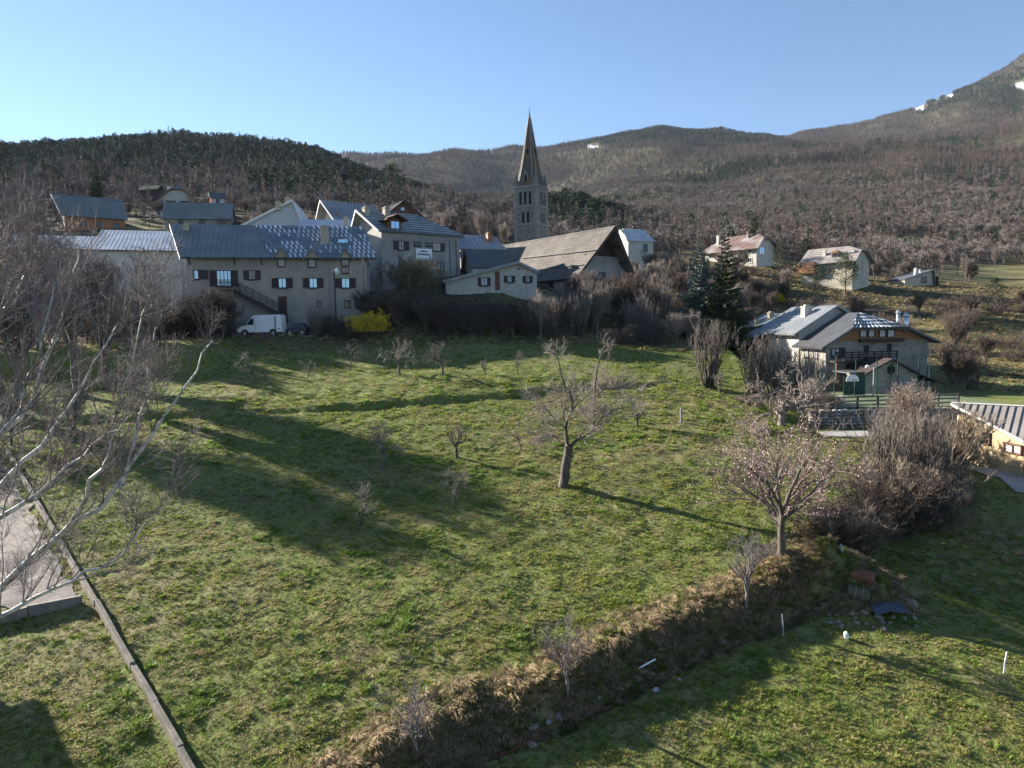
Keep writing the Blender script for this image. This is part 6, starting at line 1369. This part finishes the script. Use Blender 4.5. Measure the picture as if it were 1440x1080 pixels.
# concrete edging wall of the yard, block by block
def block_wall(name, label, A, B, n, w_, h0, m, gap=.03):
    A = np.array(A[:2]); B = np.array(B[:2]); d = B - A; L = np.linalg.norm(d); d /= L; nn = np.array([-d[1], d[0]]); e = thing(name, label, 'wall', (A[0], A[1], gz(*A)))
    for i in range(n):
        a = A + d * (L * i / n + gap / 2); b = A + d * (L * (i + 1) / n - gap / 2); za, zb_ = gz(*a) + h0 + RNG.uniform(-.04, .04), gz(*b) + h0 + RNG.uniform(-.04, .04); j = RNG.uniform(-.045, .045); mb = MB(); q = lambda p, s_, z: (p[0] + nn[0] * (s_ + j) - A[0], p[1] + nn[1] * (s_ + j) - A[1], z - e.location.z)
        mb.hexa([q(a, -w_ / 2, za - 1), q(b, -w_ / 2, zb_ - 1), q(b, w_ / 2, zb_ - 1), q(a, w_ / 2, za - 1)], [q(a, -w_ / 2, za), q(b, -w_ / 2, zb_), q(b, w_ / 2, zb_), q(a, w_ / 2, za)]); o = mb.build('concrete_block', m, e)
        bv = o.modifiers.new('bevel', 'BEVEL'); bv.width = .02; bv.segments = 1
    return e
block_wall('edging_wall', 'low weathered concrete wall between the yard and the meadow at the lower left', P1(300, 1140), P1(10, 637), 14, .19, .30, 'concrete')
block_wall('cross_wall', 'short concrete wall branching left from the long edging wall below the gravel yard', P1(116, 852), P1(-120, 900), 3, .24, .42, 'concrete')

# dry stone retaining wall under the court
rg = np.random.default_rng(17)
e = thing('retaining_wall', 'dark dry stone retaining wall between the lane and the basketball court', 'wall', (23.5, 55.4, -8.8))
mb = MB(); mb.box(0, 17, .35, .75, -.5, 1.35); mb.build('backing', 'stone_brown', e)
stones = [];
for m_ in range(6):
    b2 = bmesh.new(); bmesh.ops.create_icosphere(b2, subdivisions=1, radius=.5)
    for v in b2.verts: v.co += Vector(rg.normal(size=3) * .07); v.co.x *= 1.0; v.co.z *= .62; v.co.y *= .8
    me = bpy.data.meshes.new('stone'); b2.to_mesh(me); b2.free(); me.materials.append(M[['stone_brown', 'stone_pale'][m_ % 3 == 2]]); stones.append(me)
cnt = 0; z = .0
while z < 1.35 and cnt < 290:
    x = rg.uniform(-.2, 0); hh = rg.uniform(.24, .34)
    while x < 16.9:
        wd = rg.uniform(.28, .75); o = obj('stone', stones[int(rg.integers(6))], e, (x + wd / 2, .30 + rg.uniform(-.06, .05), z + hh / 2)); o.scale = (wd * 1.08, .5, hh * 1.7); o.rotation_euler = (0, rg.uniform(-.08, .08), rg.uniform(-.1, .1)); x += wd; cnt += 1
    z += hh * .93
# wooden rail fence on the wall
e = thing('rail_fence', 'dark wooden rail fence along the top of the stone wall by the court', 'fence', (24.4, 56.6, -7.5))
for i in range(8): mb = MB(); mb.box(i * 1.7 - .06, i * 1.7 + .06, .0 + i * .12, .12 + i * .12, -.3, 1.15); mb.build('post', 'wood_dark', e)
for z in (.35, .68, 1.0):
    for i in range(7): mb = MB(); x = i * 1.7; y = -.03 + i * .12; mb.hexa([(x, y - .03, z), (x + 1.68, y + .09, z), (x + 1.68, y + .13, z), (x, y + .01, z)], [(x, y - .03, z + .13), (x + 1.68, y + .09, z + .13), (x + 1.68, y + .13, z + .13), (x, y + .01, z + .13)]); mb.build('rail', 'pole_wood', e)
# court fence: posts, wire mesh and dark green windbreaks
e = thing('court_fence', 'tall green wire fence with dark windbreak sheets around the basketball court', 'fence', (26.6, 64.0, -7.44))
for i in range(7):
    mb = MB(); mb.tube([(i * 2.0, 3.2, 0), (i * 2.0, 3.2, 3.4)], .05, 6); mb.build('post', 'mesh_green', e)
for i in range(5): mb = MB(); mb.tube([(-1.9, -5.6 + i * 2.2, 0), (-1.9, -5.6 + i * 2.2, 3.4)], .05, 6); mb.build('post', 'mesh_green', e)
mb = MB()
for i in range(24): mb.tube([(i * .5, 3.2, 0), (i * .5, 3.2, 3.3)], .008, 3, False)
for k in range(8): mb.tube([(0, 3.2, .3 + k * .42), (12, 3.2, .3 + k * .42)], .008, 3, False)
for i in range(18): mb.tube([(-1.9, -5.6 + i * .5, 0), (-1.9, -5.6 + i * .5, 3.3)], .008, 3, False)
mb.build('wire_mesh', 'mesh_green', e, kind='stuff')
for i in range(2): mb = MB(); mb.box(4.8 + i * 1.05, 5.82 + i * 1.05, 3.08, 3.12, .05, 1.9); mb.build('windbreak_sheet', 'mesh_green', e)
# basketball hoops
def hoop(px, row, Y, rz, lab):
    c = P(px, row, Y); e = thing('basketball_hoop', lab, 'hoop', (c[0], c[1] + .8, -7.44), rz, 'basketball hoops of the court'); zb_ = c[2] + 7.44
    pts = [(.6 * math.cos(t), -.8, zb_ - .25 + .55 * math.sin(t)) for t in np.linspace(0, math.pi, 12)] + [(-.6, -.8, zb_ - .3), (.6, -.8, zb_ - .3)]
    pts = [(.6, -.8, zb_ - .35)] + pts[:12] + [(-.6, -.8, zb_ - .35)]
    mb = MB(); mb.prism(pts, (0, .04, 0)); mb.build('backboard', 'paint_white', e)
    mb = MB(); mb.tube([(.23 * math.cos(t), -1.07 + .23 * math.sin(t), zb_ - .2) for t in np.linspace(0, 2 * math.pi, 15)], .018, 5, False); mb.build('rim', 'lamp_red', e)
    mb = MB(); mb.tube([(0, 0, 0), (0, 0, zb_ - .5), (0, -.76, zb_ - .1)], .06, 6); mb.build('post', 'pole_dark', e)
hoop(1199, 531, 66.3, 0, 'white half-round basketball backboard facing the camera at the far end of the court')
hoop(1180, 563.5, 60.0, 2.2, 'white rounded basketball backboard seen from behind at the near end of the court')
# court lamp
c = P(1229, 515, 66); e = thing('court_lamp', 'tall grey lamp post with twin white floodlights beside the basketball court', 'lamp post', (c[0], c[1], -7.44)); H_ = c[2] + 7.44
mb = MB(); mb.tube([(0, 0, 0), (0, 0, H_)], [.08, .05], 8); mb.build('post', 'steel_dull', e)
mb = MB(); mb.tube([(-.4, 0, H_), (.12, 0, H_)], .035, 5); mb.build('arm', 'steel_dull', e)
mb = MB(); mb.tube([(-.78, 0, H_ - .05), (-.6, 0, H_ - .02), (-.4, 0, H_)], [.10, .17, .08], 8); mb.build('lamp_head', 'glass_white', e)
mb = MB(); mb.tube([(.1, 0, H_), (.28, 0, H_ + .02)], [.05, .1], 8); mb.build('lamp_head', 'steel_dull', e)
# street lamp and utility poles
c = P(469.5, 375, 82.5); zg = gz(c[0], c[1]); e = thing('street_lamp', 'dark street lamp post with a white lantern in front of the dormer house', 'street lamp', (c[0], c[1], zg)); H_ = c[2] - zg
mb = MB(); mb.tube([(0, 0, 0), (0, 0, H_)], [.13, .08], 8); mb.build('post', 'pole_dark', e)
mb = MB(); mb.tube([(0, 0, H_ - .2), (.22, -.05, H_ - .05), (.3, -.08, H_ - .15)], .03, 5); mb.build('arm', 'pole_dark', e)
mb = MB(); mb.tube([(.32, -.1, H_ - .85), (.32, -.1, H_ - .6), (.32, -.1, H_ - .3), (.32, -.1, H_ - .12)], [.12, .24, .2, .06], 8); mb.build('lantern', 'glass_white', e)
c = P(510, 358, 84.5); zg = gz(c[0], c[1]); e = thing('utility_pole', 'slim weathered pole standing before the right corner of the dormer house', 'pole', (c[0], c[1], zg)); H_ = c[2] - zg
mb = MB(); mb.tube([(0, 0, 0), (0, 0, H_)], [.11, .07], 8); mb.build('shaft', 'pole_wood', e)
mb = MB(); mb.box(-.35, .35, -.05, .05, H_ - .35, H_ - .25); mb.build('crossarm', 'pole_wood', e)
# van
def vehicle(px0, px1, row, Y, kind):
    a = P(px0, row, Y); b = P(px1, row, Y); L = np.linalg.norm((b - a)[:2]); ang = math.atan2(b[1] - a[1], b[0] - a[0]); z = gz((a[0] + b[0]) / 2, (a[1] + b[1]) / 2) + .06
    if kind == 'van':
        e = thing('delivery_van', 'white delivery van parked beside the dormer house', 'van', (a[0], a[1], z), ang); W = 1.95; s = L / 5.4
        prof = [(0.05, .45), (0.02, .85), (.25, 1.08), (.95, 1.28), (1.75, 2.12), (2.1, 2.38), (5.15, 2.42), (5.35, 2.25), (5.4, .45)]; wheels = (.95, 4.35); paint = 'paint_white'
    else:
        e = thing('parked_car', 'dark blue hatchback parked in the shade right of the white van', 'car', (a[0], a[1], z), ang); W = 1.7; s = L / 4.0
        prof = [(0, .35), (.02, .7), (.8, .88), (1.5, 1.38), (3.2, 1.42), (3.85, .95), (4.0, .85), (3.98, .35)]; wheels = (.75, 3.2); paint = 'paint_blue'
    mb = MB(); n = len(prof); V = []
    for y, f in ((0, 1), (W, 1)):
        for x, zz in prof: V.append((x * s, y + (0.10 if zz > 1.3 else 0) * (1 if y == 0 else -1), zz))
    mb.add(V, [tuple(range(n))[::-1], tuple(range(n, 2 * n))] + [(k, (k + 1) % n, n + (k + 1) % n, n + k) for k in range(n)]); bd = mb.build('body', paint, e)
    bv = bd.modifiers.new('bevel', 'BEVEL'); bv.width = .05; bv.segments = 2
    for x in wheels:
        for y in (-.02, W + .02 - .22):
            mb = MB(); mb.tube([(x * s, y, .34), (x * s, y + .22, .34)], .34, 16); w_ = mb.build('wheel', 'tyre', e)
            mb = MB(); mb.tube([(x * s, y - .012, .34), (x * s, y + .232, .34)], .2, 10); mb.build('rim', 'steel_dull', w_)
        mb = MB(); mb.tube([(x * s, -.004, .40), (x * s, .02, .40)], .43, 16); mb.build('wheel_arch', 'rubber', e)
    if kind == 'van':
        mb = MB(); mb.prism([(1.15 * s, -.012, 1.32), (2.05 * s, -.012, 1.32), (2.05 * s, .07, 2.05), (1.72 * s, .05, 1.98)], (0, .02, 0)); mb.build('side_window', 'glass_dark', e)
        mb = MB(); mb.prism([(.99 * s, .12, 1.33), (1.74 * s, .14, 2.12), (1.74 * s, W - .14, 2.12), (.99 * s, W - .12, 1.33)], (-.02, 0, .03)); mb.build('windscreen', 'glass_dark', e)
        mb = MB(); mb.box(4.62 * s, 4.72 * s, -.03, .0, .55, 2.25); mb.build('door_gap', 'rubber', e)
        mb = MB(); mb.box(4.95 * s, 5.2 * s, -.03, .0, .75, .85); mb.build('door_handle', 'rubber', e)
        mb = MB(); mb.box(2.2 * s, 2.22 * s, -.012, 0, .5, 2.3); mb.build('door_seam', 'rubber', e)
        mb = MB(); mb.box(1.0 * s, 1.15 * s, -.25, -.03, 1.25, 1.5); mb.build('mirror', 'rubber', e)
        mb = MB(); mb.box(-.04, .12, -.02, W + .02, .35, .6); mb.build('bumper', 'rubber', e)
        for y in (.1, W - .45): mb = MB(); mb.box(-.01, .16, y, y + .35, .75, .92); mb.build('headlight', 'curtain', e)
    else:
        mb = MB(); mb.prism([(1.0 * s, -.0, .92), (3.5 * s, -.0, .95), (3.1 * s, .08, 1.34), (1.55 * s, .08, 1.31)], (0, -.02, 0)); mb.build('side_window', 'glass_dark', e)
        for y in (.02, W - .2): mb = MB(); mb.box(3.93 * s, 4.02 * s, y, y + .18, .65, .85); mb.build('tail_light', 'lamp_red', e)
vehicle(333, 396, 465, 80.8, 'van'); vehicle(402, 430, 462, 81.8, 'car')
# stakes
def stake(px, rb, rt, px2, r, m, nm, lab, grp=None):
    b = G(px, rb); t = P(px2, rt, b[1]); e = thing(nm, lab, 'stake', b, 0, grp); d = t - b; mb = MB(); mb.tube([(0, 0, -.2), tuple(d * .5 + RNG.normal(size=3) * .008), tuple(d)], [r, r, r * .9], 6); mb.build('shaft', m, e)
    mb = MB(); mb.tube([tuple(d), tuple(d * 1.02)], [r * 1.2, r * .4], 6); mb.build('cap', m, e)
stake(1102, 896, 864, 1100, .025, 'stone_pale', 'fence_stake', 'thin white stake at the foot of the bank left of the rubble pile')
stake(1411, 956, 917, 1416, .03, 'paint_white', 'fence_stake', 'white stake standing alone in the grass near the right edge')
stake(958, 596, 574, 958, .09, 'stone_pale', 'stone_post', 'short grey post on the meadow crest above the blossoming tree')
stake(1103, 790, 772, 1109, .03, 'pole_wood', 'wooden_stake', 'leaning wooden stake right behind the blossoming tree trunk')
c = G(898, 966); e = thing('plank', 'white board lying aslant on the dark bank slope', 'board', c + np.array([0, 0, .45])); mb = MB(); t = P(922, 953, c[1] + .1) - P(898, 966, c[1]); mb.tube([(0, 0, 0), tuple(t)], .035, 4); mb.build('board', 'paint_white', e)
# red string along the bank
pts = []
for px, rw in ((700, 1083), (740, 1062), (800, 1032), (860, 1005), (898, 968), (960, 938), (1010, 922), (1060, 905), (1101, 880)):
    p = G(px, rw); p[2] += .28; pts.append(p)
mb = MB(); mb.tube([tuple(p - pts[0]) for p in pts], .009, 4); o = mb.build('fence_string', 'string_red', None, pts[0]); tag(o, 'thin red fence string running along the lower edge of the bank', 'string')
# oil drums
def drum(px, row, ang, tilt, m, lab, dz):
    c = G(px, row); e = thing('oil_drum', lab, 'drum', c + np.array([0, 0, dz]), ang, 'rusty drums on the rubble'); e.rotation_euler = (0, math.radians(90 + tilt), ang)
    mb = MB(); R_ = .29; zs = [-.44, -.43, -.15, -.14, -.12, -.11, .14, .15, .17, .18, .43, .44]; rs = [R_ * .96, R_, R_, R_ * 1.05, R_ * 1.05, R_, R_, R_ * 1.05, R_ * 1.05, R_, R_, R_ * .96]
    mb.tube([(0, 0, z) for z in zs], rs, 20, False); mb.build('barrel', m, e, smooth=False)
    for z in (-.13, .16): mb = MB(); mb.tube([(0, 0, z - .015), (0, 0, z + .015)], R_ * 1.07, 20); mb.build('hoop_band', 'stone_brown' if m == 'drum_green' else 'rusty', e)
    for z in (-.42, .42): mb = MB(); mb.tube([(0, 0, z - .01), (0, 0, z + .01)], R_ * .95, 20); mb.build('lid', 'void' if z > 0 else m, e)
drum(1206, 846, math.radians(-22), 12, 'drum_green', 'dark green rust-stained drum lying on the rubble in front of the redder one', .25)
drum(1213, 830, math.radians(-22), 10, 'rusty', 'red-rusted drum lying behind the dark green one', .12)
c = G(1245, 862); n_ = 14
e = obj('tarpaulin', mesh_from('tarpaulin', [(-.75 + 1.5 * i / 14, -.65 + 1.3 * j / 14, .16 + .16 * fbm(np.array([i / 3.1]), np.array([j / 3.7]), 3, 2)[0] - .06 * ((i - 7) ** 2 + (j - 7) ** 2) / 40) for j in range(15) for i in range(15)], np.array([(j * 15 + i, j * 15 + i + 1, (j + 1) * 15 + i + 1, (j + 1) * 15 + i) for j in range(14) for i in range(14)]), 'tarp', smooth=True), None, c); tag(e, 'crumpled dark blue-grey tarpaulin on the rubble right of the drums', 'tarpaulin')
so_ = e.modifiers.new('thick', 'SOLIDIFY'); so_.thickness = .03
def blob(name, lab, cat, p, s, m, grp=None, seed=0, sub=2):
    b2 = bmesh.new(); bmesh.ops.create_icosphere(b2, subdivisions=sub, radius=.5); r_ = np.random.default_rng(seed)
    for v in b2.verts: v.co *= 1 + r_.normal() * (.10 if sub == 2 else .16)
    me = bpy.data.meshes.new(name); b2.to_mesh(me); b2.free(); me.materials.append(M[m]); o = obj(name, me, None, p); o.scale = s; o.rotation_euler = (r_.uniform(-.4, .4), r_.uniform(-.4, .4), r_.uniform(0, 6)); tag(o, lab, cat, grp); return o
p = G(1190, 899); p[2] += .12; blob('white_sack', 'small white sack at the foot of the dry weeds below the drums', 'sack', p, (.22, .2, .36), 'paint_white', seed=2)
p = G(1183, 797); p[2] += .35; blob('white_bag', 'pale crumpled bag caught in the thicket above the drums', 'bag', p, (.18, .15, .45), 'stone_pale', seed=4)
for k in range(26):   # pale stones showing along the ditch
    f = k / 25; px = 740 + f * 315 + rg.uniform(-14, 14); row = 1052 - f * 160 + rg.uniform(-16, 12); p = G(px, row); s = rg.uniform(.12, .34); p[2] += s * .12
    blob('ditch_stone', 'pale stone lying in the dark ditch at the foot of the bank', 'stone', p, (s * 1.3, s, s * .75), 'stone_pale' if k % 3 else 'stone_brown', 'stones in the ditch', seed=k + 20)
for k in range(70):
    px = rg.uniform(1135, 1290); row = 888 - abs(px - 1220) * .1 - rg.uniform(0, 50) + (px > 1235) * 5; p = G(px, row); s = rg.uniform(.06, .24) * (1.3 if k % 9 == 0 else 1); p[2] += s * .15
    blob('rubble_stone', 'brownish stone on the rubble pile around the drums', 'stone', p, (s * 1.3, s, s * .8), 'stone_brown' if k % 4 else 'stone_pale', 'stones of the rubble pile', seed=k + 60)
p = G(1281, 855); p[2] += .18; blob('boulder', 'larger rounded reddish-grey boulder right of the tarpaulin', 'boulder', p, (.62, .4, .42), 'stone_brown', seed=8)
# unseen house added outside the left edge to shade the yard corner
h = House('unseen_shade_house', 'unseen house added just outside the lower left edge to shade the yard corner', -260, 19.5, 4, 9, 8, gz(-19, 19.5), 'plaster_cream', base=2)
h.o = np.array([-35.2, 20.8, gz(-28, 24)]); h.root.location = h.o
h.roof('u', h.o[2] + 4.2, h.o[2] + 6.6, ov=.5, mat_='metal_dark', seam=.6, verge='trim_white'); h.window('front', 2, 3.2, 1, 2.3, pane='glass_dark'); h.window('right', 3, 4.2, 1, 2.3, pane='glass_dark'); h.door('front', 5.5, 6.5, 0, 2.1)
# haze: one closed box of thin even air
hz = MB(); hz.box(-5400, 5400, -5400, 5400, -400, 1900)
m, t, b, N, L = nodes('air'); N.remove(b); pv = N.new('ShaderNodeVolumePrincipled'); pv.inputs['Color'].default_value = (.58, .74, 1.0, 1); pv.inputs['Density'].default_value = 2.4e-5; pv.inputs['Anisotropy'].default_value = .2
L.new(pv.outputs[0], N['Material Output'].inputs['Volume']); M['air'] = m
hb = hz.build('haze', 'air'); hb['kind'] = 'stuff'; hb['label'] = 'thin bluish haze in the valley air'
_g = [o for o in bpy.data.objects if o.name == 'ground'][0]; _zz = np.empty(len(_g.data.vertices) * 3); _g.data.vertices.foreach_get('co', _zz); print('ground z', _zz[2::3].min(), _zz[2::3].max())
hb.location.z = 0
for v in hb.data.vertices: v.co.z = float(_zz[2::3].min() - 1.0) if v.co.z < 0 else float(_zz[2::3].max() + 40)
